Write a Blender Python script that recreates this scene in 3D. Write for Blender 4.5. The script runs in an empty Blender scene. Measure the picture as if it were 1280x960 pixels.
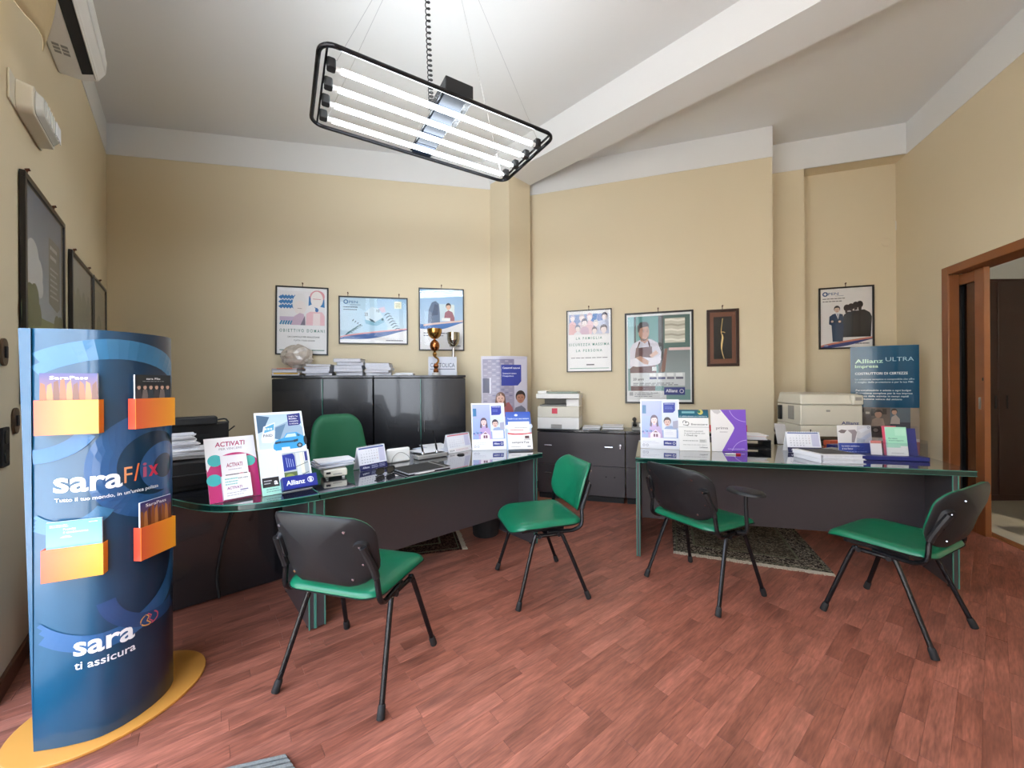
import bpy, bmesh, math, random
import numpy as np
from mathutils import Vector, Matrix

random.seed(7)
R = math.radians
SC = bpy.context.scene
COL = SC.collection

# ------------------------------------------------------------------ camera, light, exposure
EYE = 1.30                      # camera height, metres
FPX = 480.0                     # focal length in pixels of a 1280 x 960 frame
ROLL = 0.007
_c = math.sqrt(1 - ROLL * ROLL)
cam_data = bpy.data.cameras.new('camera')
cam_data.sensor_width = 36.0
cam_data.lens = 36.0 * FPX / 1280.0
cam_data.clip_start = 0.02
camera = bpy.data.objects.new('camera', cam_data)
COL.objects.link(camera)
camera.matrix_world = Matrix(((_c, ROLL, 0, 0), (0, 0, -1, 0), (-ROLL, _c, 0, EYE), (0, 0, 0, 1)))
SC.camera = camera

SC.view_settings.view_transform = 'Standard'
SC.view_settings.look = 'None'
SC.view_settings.gamma = 1
SC.view_settings.use_curve_mapping = False
SC.view_settings.exposure = 0.78
SC.cycles.use_denoising = True
SC.cycles.max_bounces = 10
SC.cycles.diffuse_bounces = 6
SC.cycles.transparent_max_bounces = 16
SC.cycles.sample_clamp_indirect = 6
SC.cycles.caustics_reflective = False
SC.cycles.caustics_refractive = False

world = bpy.data.worlds.new('overcast_sky')
SC.world = world
world.use_nodes = True
wn = world.node_tree
bg = wn.nodes['Background']
wtc = wn.nodes.new('ShaderNodeTexCoord')
wsep = wn.nodes.new('ShaderNodeSeparateXYZ')
wramp = wn.nodes.new('ShaderNodeValToRGB')
wramp.color_ramp.elements[0].position = 0.0
wramp.color_ramp.elements[0].color = (0.80, 0.86, 0.95, 1)
wramp.color_ramp.elements[1].position = 1.0
wramp.color_ramp.elements[1].color = (0.62, 0.76, 1.0, 1)
wn.links.new(wtc.outputs['Generated'], wsep.inputs[0])
wn.links.new(wsep.outputs['Z'], wramp.inputs[0])
wn.links.new(wramp.outputs[0], bg.inputs[0])
SKY = 5.4
bg.inputs[1].default_value = SKY

# room plan (metres): unit directions along the walls and a corner point of each
def vec2(x, y): return Vector((x, y))
WALLS = {
    'left': (vec2(-4.133, 3.926), vec2(.649, -.761).normalized()),      # towards the street
    'back_left': (vec2(-4.133, 3.926), vec2(.981, .195).normalized()),
    'back_right': (vec2(2.76, 4.05), vec2(.953, -.304).normalized()),
    'niche': (vec2(2.997, 4.377), vec2(.953, -.304).normalized()),
    'right': (vec2(4.144, 4.018), vec2(-.32, -.947).normalized()),
}
CEIL = 4.0
TUBE_W = 26.0                   # emission of the four tubes

def ray(px, py):
    dx = (px - 640) / FPX; dz = (480 - py) / FPX
    return Vector((dx * _c + dz * ROLL, 1.0, -dx * ROLL + dz * _c))
def at_z(px, py, z):
    r = ray(px, py); t = (z - EYE) / r.z
    return Vector((r.x * t, t, z))
def at_y(px, py, y):
    r = ray(px, py)
    return Vector((r.x * y, y, EYE + r.z * y))
def on_plane(px, py, p, d):
    n = Vector((-d[1], d[0])); r = ray(px, py)
    t = (n.x * p[0] + n.y * p[1]) / (n.x * r.x + n.y * r.y)
    return Vector((r.x * t, t, EYE + r.z * t))
def on_wall(px, py, wall):
    p, d = WALLS[wall]
    q = on_plane(px, py, p, d)
    return (Vector((q.x, q.y)) - p).dot(d), q.z
def wall_pt(wall, s, off=0.0, z=0.0):
    """a point on a wall: s along it, off into the room"""
    p, d = WALLS[wall]
    n = Vector((d.y, -d.x))
    if wall in ('left',): n = -n
    if n.dot(-p) < 0: n = -n
    q = p + d * s + n * off
    return Vector((q.x, q.y, z))

# daylight through the street front: a portal that guides the sky's light through the glazing
pl = bpy.data.lights.new('street_daylight', 'AREA')
pl.shape = 'RECTANGLE'; pl.size = 4.2; pl.size_y = 3.3
pl.cycles.is_portal = True
plo = bpy.data.objects.new('street_daylight', pl)
COL.objects.link(plo)
_m = wall_pt('left', 5.2, -0.25, 1.66)
plo.location = _m
_d = WALLS['left'][1]
_n = (wall_pt('left', 5.2, 1) - wall_pt('left', 5.2, 0)).normalized()
plo.rotation_euler = _n.to_track_quat('-Z', 'Z').to_euler()

# sun added over the street so the lit paving throws light onto the ceiling (it runs along the house front and does not reach into the room)
sl = bpy.data.lights.new('bounce_sun', 'SUN'); sl.energy = 22.0; sl.angle = R(2); sl.color = (1, .97, .93)
slo = bpy.data.objects.new('bounce_sun', sl); COL.objects.link(slo)
_sd = Vector((_d.x * -.55, _d.y * -.55, 0)) + Vector((-_n.x, -_n.y, 0)) * .22 + Vector((0, 0, -.8))
slo.rotation_euler = _sd.to_track_quat('-Z', 'Y').to_euler(); slo.location = (-4, -2, 8)

# ------------------------------------------------------------------ helpers
def srgb(r, g, b):
    f = lambda c: (c / 12.92) if c <= .04045 else ((c + .055) / 1.055) ** 2.4
    return (f(r / 255), f(g / 255), f(b / 255))

MATS = {}
def mat(name, col, rough=.5, metal=0.0, spec=.5, noise=.06, scale=6.0, bump=0.0, bscale=80.0, coat=0.0, emit=None, estr=0.0):
    if name in MATS: return MATS[name]
    m = bpy.data.materials.new(name); m.use_nodes = True
    nt = m.node_tree; b = nt.nodes['Principled BSDF']
    b.inputs['Roughness'].default_value = rough
    b.inputs['Metallic'].default_value = metal
    b.inputs['Specular IOR Level'].default_value = spec
    b.inputs['Coat Weight'].default_value = coat
    b.inputs['Coat Roughness'].default_value = .05
    tc = nt.nodes.new('ShaderNodeTexCoord')
    nz = nt.nodes.new('ShaderNodeTexNoise'); nz.inputs['Scale'].default_value = scale; nz.inputs['Detail'].default_value = 4
    nt.links.new(tc.outputs['Object'], nz.inputs['Vector'])
    mx = nt.nodes.new('ShaderNodeMix'); mx.data_type = 'RGBA'
    mx.inputs[6].default_value = tuple(c * (1 - noise) for c in col[:3]) + (1,)
    mx.inputs[7].default_value = tuple(min(1, c * (1 + noise)) for c in col[:3]) + (1,)
    nt.links.new(nz.outputs['Fac'], mx.inputs[0])
    nt.links.new(mx.outputs[2], b.inputs['Base Color'])
    if bump:
        nb = nt.nodes.new('ShaderNodeTexNoise'); nb.inputs['Scale'].default_value = bscale; nb.inputs['Detail'].default_value = 3
        nt.links.new(tc.outputs['Object'], nb.inputs['Vector'])
        bp = nt.nodes.new('ShaderNodeBump'); bp.inputs['Strength'].default_value = bump; bp.inputs['Distance'].default_value = .004
        nt.links.new(nb.outputs['Fac'], bp.inputs['Height'])
        nt.links.new(bp.outputs[0], b.inputs['Normal'])
    if emit:
        b.inputs['Emission Color'].default_value = tuple(emit) + (1,)
        b.inputs['Emission Strength'].default_value = estr
    MATS[name] = m
    return m

def print_mat(name, rough, coat=0.0):
    if name in MATS: return MATS[name]
    m = bpy.data.materials.new(name); m.use_nodes = True
    nt = m.node_tree; b = nt.nodes['Principled BSDF']
    a = nt.nodes.new('ShaderNodeAttribute'); a.attribute_name = 'Col'
    nt.links.new(a.outputs['Color'], b.inputs['Base Color'])
    b.inputs['Roughness'].default_value = rough
    b.inputs['Coat Weight'].default_value = coat
    b.inputs['Coat Roughness'].default_value = .08
    MATS[name] = m
    return m

def glass_mat(name, tint=(1, 1, 1), ior=1.45, rough=.01):
    if name in MATS: return MATS[name]
    m = bpy.data.materials.new(name); m.use_nodes = True
    nt = m.node_tree
    for n in list(nt.nodes): nt.nodes.remove(n)
    out = nt.nodes.new('ShaderNodeOutputMaterial')
    tr = nt.nodes.new('ShaderNodeBsdfTransparent'); tr.inputs[0].default_value = tuple(tint) + (1,)
    gl = nt.nodes.new('ShaderNodeBsdfGlossy'); gl.inputs['Roughness'].default_value = rough
    fr = nt.nodes.new('ShaderNodeFresnel'); fr.inputs[0].default_value = ior
    mx = nt.nodes.new('ShaderNodeMixShader')
    ge = nt.nodes.new('ShaderNodeNewGeometry'); iv = nt.nodes.new('ShaderNodeMath'); iv.operation = 'SUBTRACT'; iv.inputs[0].default_value = 1.0
    mu = nt.nodes.new('ShaderNodeMath'); mu.operation = 'MULTIPLY'
    nt.links.new(ge.outputs['Backfacing'], iv.inputs[1]); nt.links.new(fr.outputs[0], mu.inputs[0]); nt.links.new(iv.outputs[0], mu.inputs[1])
    nt.links.new(mu.outputs[0], mx.inputs[0]); nt.links.new(tr.outputs[0], mx.inputs[1]); nt.links.new(gl.outputs[0], mx.inputs[2])
    nt.links.new(mx.outputs[0], out.inputs[0])
    MATS[name] = m
    return m

ID = Matrix.Identity(4)
def rotz(a): return Matrix.Rotation(a, 4, 'Z')
def TR(x, y, z): return Matrix.Translation((x, y, z))

class MB:
    """collects shapes; build() links them as ONE mesh object"""
    def __init__(s): s.v = []; s.f = []; s.m = []
    def _add(s, vs, fs, mi, M=None):
        o = len(s.v)
        if M is not None: vs = [M @ Vector(p) for p in vs]
        s.v += [tuple(p) for p in vs]
        s.f += [tuple(i + o for i in f) for f in fs]
        s.m += [mi] * len(fs)
        return s
    def box(s, c, d, mi=0, M=None):
        x, y, z = (q / 2 for q in d)
        vs = [(c[0] + a * x, c[1] + b * y, c[2] + e * z) for a in (-1, 1) for b in (-1, 1) for e in (-1, 1)]
        return s._add(vs, [(0, 1, 3, 2), (4, 6, 7, 5), (0, 4, 5, 1), (2, 3, 7, 6), (0, 2, 6, 4), (1, 5, 7, 3)], mi, M)
    def hexa(s, bot, top, mi=0, M=None):
        """a solid between two loops of the same length"""
        n = len(bot)
        fs = [tuple(range(n))[::-1], tuple(range(n, 2 * n))]
        fs += [(i, (i + 1) % n, n + (i + 1) % n, n + i) for i in range(n)]
        return s._add(list(bot) + list(top), fs, mi, M)
    def prism(s, pts, z0, z1, mi=0, M=None):
        a = sum(pts[i][0] * pts[(i + 1) % len(pts)][1] - pts[(i + 1) % len(pts)][0] * pts[i][1] for i in range(len(pts)))
        if a < 0: pts = pts[::-1]
        return s.hexa([(p[0], p[1], z0) for p in pts], [(p[0], p[1], z1) for p in pts], mi, M)
    def tube(s, path, r, n=8, mi=0, closed=False, M=None):
        path = [Vector(p) for p in path]; k = len(path)
        rs = r if isinstance(r, (list, tuple)) else [r] * k
        vs = []; up = None
        for i, p in enumerate(path):
            a = path[(i - 1) % k] if (closed or i > 0) else p
            b = path[(i + 1) % k] if (closed or i < k - 1) else p
            t = (b - a).normalized()
            if up is None:
                up = t.orthogonal().normalized()
            up = (up - t * up.dot(t))
            up = up.normalized() if up.length > 1e-6 else t.orthogonal().normalized()
            w = t.cross(up)
            for j in range(n):
                q = 2 * math.pi * j / n
                vs.append(p + (up * math.cos(q) + w * math.sin(q)) * rs[i])
        fs = []
        for i in range(k if closed else k - 1):
            for j in range(n):
                a, b = i * n + j, i * n + (j + 1) % n
                c, d = ((i + 1) % k) * n + (j + 1) % n, ((i + 1) % k) * n + j
                fs.append((a, b, c, d))
        if not closed:
            fs.append(tuple(range(n))[::-1]); fs.append(tuple(range((k - 1) * n, k * n)))
        return s._add(vs, fs, mi, M)
    def lathe(s, prof, n=20, mi=0, M=None):
        vs = []
        for (r, z) in prof:
            for j in range(n):
                q = 2 * math.pi * j / n
                vs.append((r * math.cos(q), r * math.sin(q), z))
        fs = []
        for i in range(len(prof) - 1):
            for j in range(n):
                fs.append((i * n + j, i * n + (j + 1) % n, (i + 1) * n + (j + 1) % n, (i + 1) * n + j))
        fs.append(tuple(range(n))[::-1]); fs.append(tuple(range((len(prof) - 1) * n, len(prof) * n)))
        return s._add(vs, fs, mi, M)
    def grid(s, fn, nu, nv, mi=0, M=None):
        vs = [fn(i / nu, j / nv) for i in range(nu + 1) for j in range(nv + 1)]
        k = nv + 1
        fs = [(i * k + j, (i + 1) * k + j, (i + 1) * k + j + 1, i * k + j + 1) for i in range(nu) for j in range(nv)]
        return s._add(vs, fs, mi, M)
    def mesh(s, name, mats, smooth=35):
        me = bpy.data.meshes.new(name)
        me.from_pydata(s.v, [], s.f)
        for m in (mats if isinstance(mats, (list, tuple)) else [mats]): me.materials.append(m)
        me.polygons.foreach_set('material_index', s.m)
        if smooth:
            me.polygons.foreach_set('use_smooth', [True] * len(me.polygons))
            me.set_sharp_from_angle(angle=R(smooth))
        me.update()
        return me
    def build(s, name, mats, parent=None, bevel=0.0, smooth=35, loc=None, rz=0.0):
        o = bpy.data.objects.new(name, s.mesh(name, mats, smooth))
        COL.objects.link(o)
        if parent: o.parent = parent
        if loc is not None: o.location = loc
        if rz: o.rotation_euler = (0, 0, rz)
        if bevel:
            b = o.modifiers.new('bevel', 'BEVEL'); b.width = bevel; b.segments = 2; b.limit_method = 'ANGLE'; b.angle_limit = R(40)
            b.harden_normals = False
        return o

def thing(name, label, cat, loc=(0, 0, 0), rz=0.0, group=None, rot=None):
    o = bpy.data.objects.new(name, None); COL.objects.link(o)
    o.empty_display_size = .05
    o.location = loc; o.rotation_euler = rot if rot else (0, 0, rz)
    o['label'] = label; o['category'] = cat
    if group: o['group'] = group
    return o
def tag(o, label, cat, group=None):
    o['label'] = label; o['category'] = cat
    if group: o['group'] = group
    return o
def structure(o):
    o['kind'] = 'structure'; return o
def dup(root, loc, rz, label, group=None):
    r = root.copy(); COL.objects.link(r); r.location = loc; r.rotation_euler = (0, 0, rz); r['label'] = label
    if group: r['group'] = group
    for ch in list(root.children):
        c = ch.copy(); COL.objects.link(c); c.parent = r
        for g in ch.children:
            d = g.copy(); COL.objects.link(d); d.parent = c
    return r

_GLY = {}
def glyphs(text, bold=0.0, shear=0.0):
    k = (text, bold, shear)
    if k not in _GLY:
        c = bpy.data.curves.new('lettering', 'FONT'); c.body = text; c.offset = bold; c.resolution_u = 3; c.shear = shear
        o = bpy.data.objects.new('lettering', c)
        m = o.to_mesh()
        vs = [(v.co.x, v.co.y) for v in m.vertices]; fs = [tuple(p.vertices) for p in m.polygons]
        o.to_mesh_clear(); bpy.data.objects.remove(o); bpy.data.curves.remove(c)
        _GLY[k] = (vs, fs)
    return _GLY[k]

class Print:
    """flat print on a sheet w x h metres; coordinates are fractions, x from the left, y from the top"""
    def __init__(s, w, h, d=6e-5):
        s.w, s.h, s.d = w, h, d; s.v = []; s.f = []; s.c = []; s.k = 1
    def _face(s, pts, cols):
        o = len(s.v)
        s.v += [(x * s.w, -s.k * s.d, (1 - y) * s.h) for x, y in pts]
        s.f.append(tuple(range(o, o + len(pts)))); s.c.append(cols)
    def poly(s, pts, col, step=1):
        a = sum(pts[i][0] * pts[(i + 1) % len(pts)][1] - pts[(i + 1) % len(pts)][0] * pts[i][1] for i in range(len(pts)))
        if a > 0: pts = list(pts)[::-1]
        s._face(pts, [srgb(*col)] * len(pts)); s.k += step; return s
    def rect(s, x0, y0, x1, y1, col, col2=None, horiz=False, step=1):
        c = srgb(*col); e = srgb(*(col2 or col))
        cols = [c, e, e, c] if horiz else [e, e, c, c]
        s._face([(x0, y1), (x1, y1), (x1, y0), (x0, y0)], cols)
        s.k += step; return s
    def ell(s, cx, cy, rx, col, ry=None, n=22, a0=0, a1=360, step=1):
        ry = rx * s.w / s.h if ry is None else ry
        if a1 - a0 >= 360: pts = [(cx + rx * math.cos(2 * math.pi * i / n), cy + ry * math.sin(2 * math.pi * i / n)) for i in range(n)]
        else: pts = [(cx + rx * math.cos(R(a0 + (a1 - a0) * i / n)), cy + ry * math.sin(R(a0 + (a1 - a0) * i / n))) for i in range(n + 1)]
        return s.poly(pts, col, step)
    def stroke(s, pts, wd, col, step=1):
        """a line of width wd (fraction of the sheet width)"""
        P = [Vector((x * s.w, y * s.h)) for x, y in pts]; h = wd * s.w / 2
        L = []; Q = []
        for i, p in enumerate(P):
            t = (P[min(i + 1, len(P) - 1)] - P[max(i - 1, 0)]).normalized(); n = Vector((-t.y, t.x))
            L.append(p + n * h); Q.append(p - n * h)
        for i in range(len(P) - 1):
            s.poly([(q.x / s.w, q.y / s.h) for q in (L[i], L[i + 1], Q[i + 1], Q[i])], col, 0)
        s.k += step; return s
    def ring(s, cx, cy, rx, wd, col, a0=0, a1=360, n=28):
        asp = s.w / s.h
        return s.stroke([(cx + rx * math.cos(R(a0 + (a1 - a0) * i / n)), cy + rx * asp * math.sin(R(a0 + (a1 - a0) * i / n))) for i in range(n + 1)], wd, col)
    def text(s, t, x, y, size, col, al='l', bold=0.0, fit=None, shear=0.0, step=1, col2=None):
        """size: letter size as a fraction of the sheet's height; y: baseline; fit: width to fill"""
        vs, fs = glyphs(t, bold, shear)
        if not vs: return s
        x0 = min(v[0] for v in vs); x1 = max(v[0] for v in vs)
        sy = size * s.h; sx = sy
        if fit: sx = fit * s.w / max(1e-6, (x1 - x0))
        wd = (x1 - x0) * sx
        ox = x * s.w - (0 if al == 'l' else wd / 2 if al == 'c' else wd)
        o = len(s.v); c = srgb(*col); e = srgb(*(col2 or col))
        for (a, b) in vs:
            s.v.append((ox + (a - x0) * sx, -s.k * s.d, (1 - y) * s.h + b * sy))
        for f in fs:
            s.f.append(tuple(i + o for i in f))
            s.c.append([tuple(c[q] + (e[q] - c[q]) * (vs[i][0] - x0) / max(1e-6, x1 - x0) for q in range(3)) for i in f])
        s.k += step; return s
    def lines(s, x0, x1, y, n, gap, th, col, rag=.25):
        """rows of print too small to read"""
        for i in range(n):
            x = x0; e = x1 - random.random() * rag * (x1 - x0)
            while x < e:
                q = min(e, x + (x1 - x0) * random.uniform(.06, .17))
                s.rect(x, y + i * gap, q, y + i * gap + th, col, step=0); x = q + (x1 - x0) * .025
        s.k += 1; return s
    def build(s, name, m, parent=None, warp=None, loc=None, cuts=None):
        vs = s.v if (warp is None or cuts) else [warp(*p) for p in s.v]
        me = bpy.data.meshes.new(name); me.from_pydata(vs, [], s.f); me.materials.append(m)
        ca = me.color_attributes.new('Col', 'FLOAT_COLOR', 'CORNER')
        flat = [q for cs in s.c for c in cs for q in (c[0], c[1], c[2], 1.0)]
        ca.data.foreach_set('color', flat); me.update()
        if cuts:
            b = bmesh.new(); b.from_mesh(me)
            for x in cuts: bmesh.ops.bisect_plane(b, geom=b.verts[:] + b.edges[:] + b.faces[:], plane_co=(x, 0, 0), plane_no=(1, 0, 0), dist=1e-6)
            for v in b.verts: v.co = warp(*v.co)
            b.to_mesh(me); b.free()
        o = bpy.data.objects.new(name, me); COL.objects.link(o)
        if parent: o.parent = parent
        if loc is not None: o.location = loc
        return o

# ------------------------------------------------------------------ materials
M_WALL = mat('beige_plaster', srgb(219, 206, 178), .75, spec=.25, noise=.025, scale=1.3, bump=.12, bscale=25)
M_WHITE = mat('white_plaster', srgb(225, 226, 226), .8, spec=.2, noise=.015, scale=1.2, bump=.08, bscale=30)
M_BLACK = mat('black_lacquer', srgb(27, 27, 31), .26, noise=.1, coat=.4)
M_ANTH = mat('anthracite_laminate', srgb(66, 62, 65), .34, noise=.05, scale=30)
M_TOP = mat('dark_glass_top', srgb(40, 41, 47), .035, spec=.75, noise=.04, coat=1.0)
M_EDGE = mat('green_glass_edge', srgb(74, 132, 118), .12, noise=.3, scale=9)
M_EDGED = mat('deep_green_edge', srgb(12, 46, 40), .1, noise=.2)
M_GREEN = mat('green_leatherette', srgb(12, 106, 75), .33, noise=.06, scale=4, bump=.06, bscale=160)
M_DGREEN = mat('dark_green_fabric', srgb(8, 92, 60), .6, noise=.08, scale=5, bump=.1, bscale=300)
M_PLAST = mat('black_plastic', srgb(27, 27, 29), .46, spec=.35, noise=.15, scale=14, bump=.1, bscale=240)
M_TUBE = mat('black_steel_tube', srgb(30, 30, 33), .25, metal=.5, noise=.08)
M_RUB = mat('dark_rubber', srgb(26, 26, 27), .7)
M_CHROME = mat('bright_metal', srgb(200, 200, 205), .18, metal=1.0, noise=.04)
M_BRASS = mat('gilt_metal', srgb(196, 150, 84), .18, metal=1.0, noise=.15, scale=20)
M_COPPER = mat('copper_metal', srgb(168, 106, 62), .22, metal=1.0, noise=.15, scale=20)
M_CREAM = mat('cream_plastic', srgb(214, 210, 196), .4, noise=.03)
M_GREYP = mat('grey_plastic', srgb(150, 149, 145), .45, noise=.05)
M_WHITEP = mat('white_plastic', srgb(232, 232, 230), .32, noise=.02)
M_PAPER = mat('white_paper', srgb(226, 227, 232), .7, noise=.04, scale=20)
M_PAGES = mat('paper_pages', srgb(208, 209, 218), .8, noise=.14, scale=60)
M_CARD = mat('white_card', srgb(236, 238, 244), .45, noise=.02)
M_FRAME = mat('black_frame', srgb(24, 22, 22), .3, noise=.1)
M_BROWN = mat('brown_frame_wood', srgb(92, 52, 34), .4, noise=.3, scale=12)
M_DOORW = mat('varnished_door_wood', srgb(138, 82, 44), .32, noise=.22, scale=5, coat=.2)
M_DARKW = mat('dark_wardrobe_wood', srgb(44, 20, 13), .4, noise=.25, scale=4)
M_NAVY = mat('navy_card', srgb(36, 46, 120), .4, noise=.05)
M_ORANGE = mat('orange_card', srgb(246, 146, 40), .35, noise=.03)
M_ALU = mat('grey_aluminium', srgb(120, 124, 130), .4, metal=.6)
M_GLASS = glass_mat('clear_glazing')
M_PICG = glass_mat('picture_glass', ior=1.38, rough=.006)
M_ACRYL = glass_mat('clear_acrylic', tint=(.93, .94, .96), ior=1.35)
M_PRINT = print_mat('printed_paper', .5)
M_GLOSSP = print_mat('glossy_print', .28, .35)

# floor planks: tone by piece (object random + island random), grain along the plank
def plank_material():
    m = bpy.data.materials.new('cherry_parquet'); m.use_nodes = True
    nt = m.node_tree; b = nt.nodes['Principled BSDF']; L = nt.links.new; N = nt.nodes.new
    oi = N('ShaderNodeObjectInfo'); ge = N('ShaderNodeNewGeometry')
    ad = N('ShaderNodeMath'); ad.operation = 'ADD'; L(oi.outputs['Random'], ad.inputs[0]); L(ge.outputs['Random Per Island'], ad.inputs[1])
    fr = N('ShaderNodeMath'); fr.operation = 'FRACT'; L(ad.outputs[0], fr.inputs[0])
    cr = N('ShaderNodeValToRGB'); e = cr.color_ramp.elements
    e[0].position = 0; e[0].color = srgb(146, 87, 70) + (1,)
    e[1].position = 1; e[1].color = srgb(166, 103, 85) + (1,)
    q = cr.color_ramp.elements.new(.5); q.color = srgb(157, 95, 77) + (1,)
    L(fr.outputs[0], cr.inputs[0])
    mp = N('ShaderNodeMapping'); mp.inputs['Rotation'].default_value = (0, 0, -PLANK_A); mp.inputs['Scale'].default_value = (1, 1, 1)
    L(ge.outputs['Position'], mp.inputs[0])
    off = N('ShaderNodeVectorMath'); off.operation = 'ADD'; L(mp.outputs[0], off.inputs[0])
    cx = N('ShaderNodeCombineXYZ'); L(fr.outputs[0], cx.inputs[2]); 
    sc = N('ShaderNodeVectorMath'); sc.operation = 'SCALE'; sc.inputs[3].default_value = 13; L(cx.outputs[0], sc.inputs[0]); L(sc.outputs[0], off.inputs[1])
    m2 = N('ShaderNodeMapping'); m2.inputs['Scale'].default_value = (4.0, 34, 6); L(off.outputs[0], m2.inputs[0])
    gn = N('ShaderNodeTexNoise'); gn.inputs['Scale'].default_value = 1.0; gn.inputs['Detail'].default_value = 5; gn.inputs['Distortion'].default_value = .6
    L(m2.outputs[0], gn.inputs['Vector'])
    m3 = N('ShaderNodeMapping'); m3.inputs['Scale'].default_value = (2.2, 6, 6); L(off.outputs[0], m3.inputs[0])
    bn = N('ShaderNodeTexNoise'); bn.inputs['Scale'].default_value = 1.6; bn.inputs['Detail'].default_value = 3; L(m3.outputs[0], bn.inputs['Vector'])
    r2 = N('ShaderNodeMapRange'); r2.inputs[1].default_value = .3; r2.inputs[2].default_value = .7; r2.inputs[3].default_value = .76; r2.inputs[4].default_value = 1.2; L(gn.outputs['Fac'], r2.inputs[0])
    r3 = N('ShaderNodeMapRange'); r3.inputs[1].default_value = .28; r3.inputs[2].default_value = .6; r3.inputs[3].default_value = .68; r3.inputs[4].default_value = 1.08; L(bn.outputs['Fac'], r3.inputs[0])
    mu = N('ShaderNodeMath'); mu.operation = 'MULTIPLY'; L(r2.outputs[0], mu.inputs[0]); L(r3.outputs[0], mu.inputs[1])
    m4 = N('ShaderNodeMapping'); m4.inputs['Scale'].default_value = (16, 150, 6); L(off.outputs[0], m4.inputs[0])
    fn = N('ShaderNodeTexNoise'); fn.inputs['Scale'].default_value = 1.0; fn.inputs['Detail'].default_value = 4; L(m4.outputs[0], fn.inputs['Vector'])
    r4 = N('ShaderNodeMapRange'); r4.inputs[1].default_value = .3; r4.inputs[2].default_value = .7; r4.inputs[3].default_value = .74; r4.inputs[4].default_value = 1.22; L(fn.outputs['Fac'], r4.inputs[0])
    mu2 = N('ShaderNodeMath'); mu2.operation = 'MULTIPLY'; L(mu.outputs[0], mu2.inputs[0]); L(r4.outputs[0], mu2.inputs[1]); mu = mu2
    vm = N('ShaderNodeVectorMath'); vm.operation = 'SCALE'; L(cr.outputs[0], vm.inputs[0]); L(mu.outputs[0], vm.inputs[3])
    L(vm.outputs[0], b.inputs['Base Color'])
    wn2 = N('ShaderNodeTexNoise'); wn2.inputs['Scale'].default_value = 1.2; wn2.inputs['Detail'].default_value = 4; L(ge.outputs['Position'], wn2.inputs['Vector'])
    rr = N('ShaderNodeMapRange'); rr.inputs[3].default_value = .30; rr.inputs[4].default_value = .52; L(wn2.outputs['Fac'], rr.inputs[0])
    L(rr.outputs[0], b.inputs['Roughness'])
    b.inputs['Specular IOR Level'].default_value = .5
    bp = N('ShaderNodeBump'); bp.inputs['Strength'].default_value = .12; bp.inputs['Distance'].default_value = .002
    L(gn.outputs['Fac'], bp.inputs['Height']); L(bp.outputs[0], b.inputs['Normal'])
    return m
PLANK_A = R(90 - 51.5)          # plank direction, measured from +X
M_PARQ = plank_material()

# ------------------------------------------------------------------ the room
def wall_slab(name, wall, s0, s1, z0, z1, th=.2, off=0.0, m=None):
    pts = [wall_pt(wall, s, o) for s, o in ((s0, off), (s1, off), (s1, off - th), (s0, off - th))]
    return structure(MB().prism([(p.x, p.y) for p in pts], z0, z1).build(name, m or M_WALL, smooth=0))
BAND = 3.678
OPEN0, OPEN1, OPENZ = 3.12, 7.0, 3.3
wl = MB()
for s0, s1, z0, z1 in ((-.25, OPEN0, 0, 4.1), (OPEN0, OPEN1, OPENZ, 4.1), (OPEN1, 7.4, 0, 4.1)):
    pts = [wall_pt('left', s, o) for s, o in ((s0, 0), (s1, 0), (s1, -.25), (s0, -.25))]
    wl.prism([(p.x, p.y) for p in pts], z0, z1)
wall_left = structure(wl.build('wall_left', M_WALL, smooth=0))
wall_slab('wall_back_left', 'back_left', -.2, 4.25, 0, 4.1)
wall_slab('wall_back_right', 'back_right', -3.1, 0, 0, 4.1, th=.55)
nw = MB()
for s0, s1, z0, z1, of, th in ((-.3, .294, 0, 4.1, 0, .4), (.294, 1.45, BAND, 4.1, 0, .4), (.29, 1.45, 0, 4.1, -.19, .21)):
    pts = [wall_pt('niche', s, o) for s, o in ((s0, of), (s1, of), (s1, of - th), (s0, of - th))]
    nw.prism([(p.x, p.y) for p in pts], z0, z1)
structure(nw.build('wall_niche', M_WALL, smooth=0))
DO0, DO1, DOZ = .60, 1.52, 2.255      # clear opening of the doorway in the right wall
rw = MB()
for s0, s1, z0, z1 in ((-.55, DO0 - .03, 0, 4.1), (DO1 + .03, 6.4, 0, 4.1), (DO0 - .03, DO1 + .03, DOZ + .03, 4.1)):
    pts = [wall_pt('right', s, o) for s, o in ((s0, 0), (s1, 0), (s1, -.16), (s0, -.16))]
    rw.prism([(p.x, p.y) for p in pts], z0, z1)
structure(rw.build('wall_right', M_WALL, smooth=0))
a, b = wall_pt('left', 7.2), wall_pt('right', 5.95)
structure(MB().prism([(a.x - .2, a.y), (b.x + .3, b.y), (b.x + .3, b.y - .2), (a.x - .2, a.y - .2)], 0, 4.1).build('wall_front', M_WALL, smooth=0))

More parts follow.
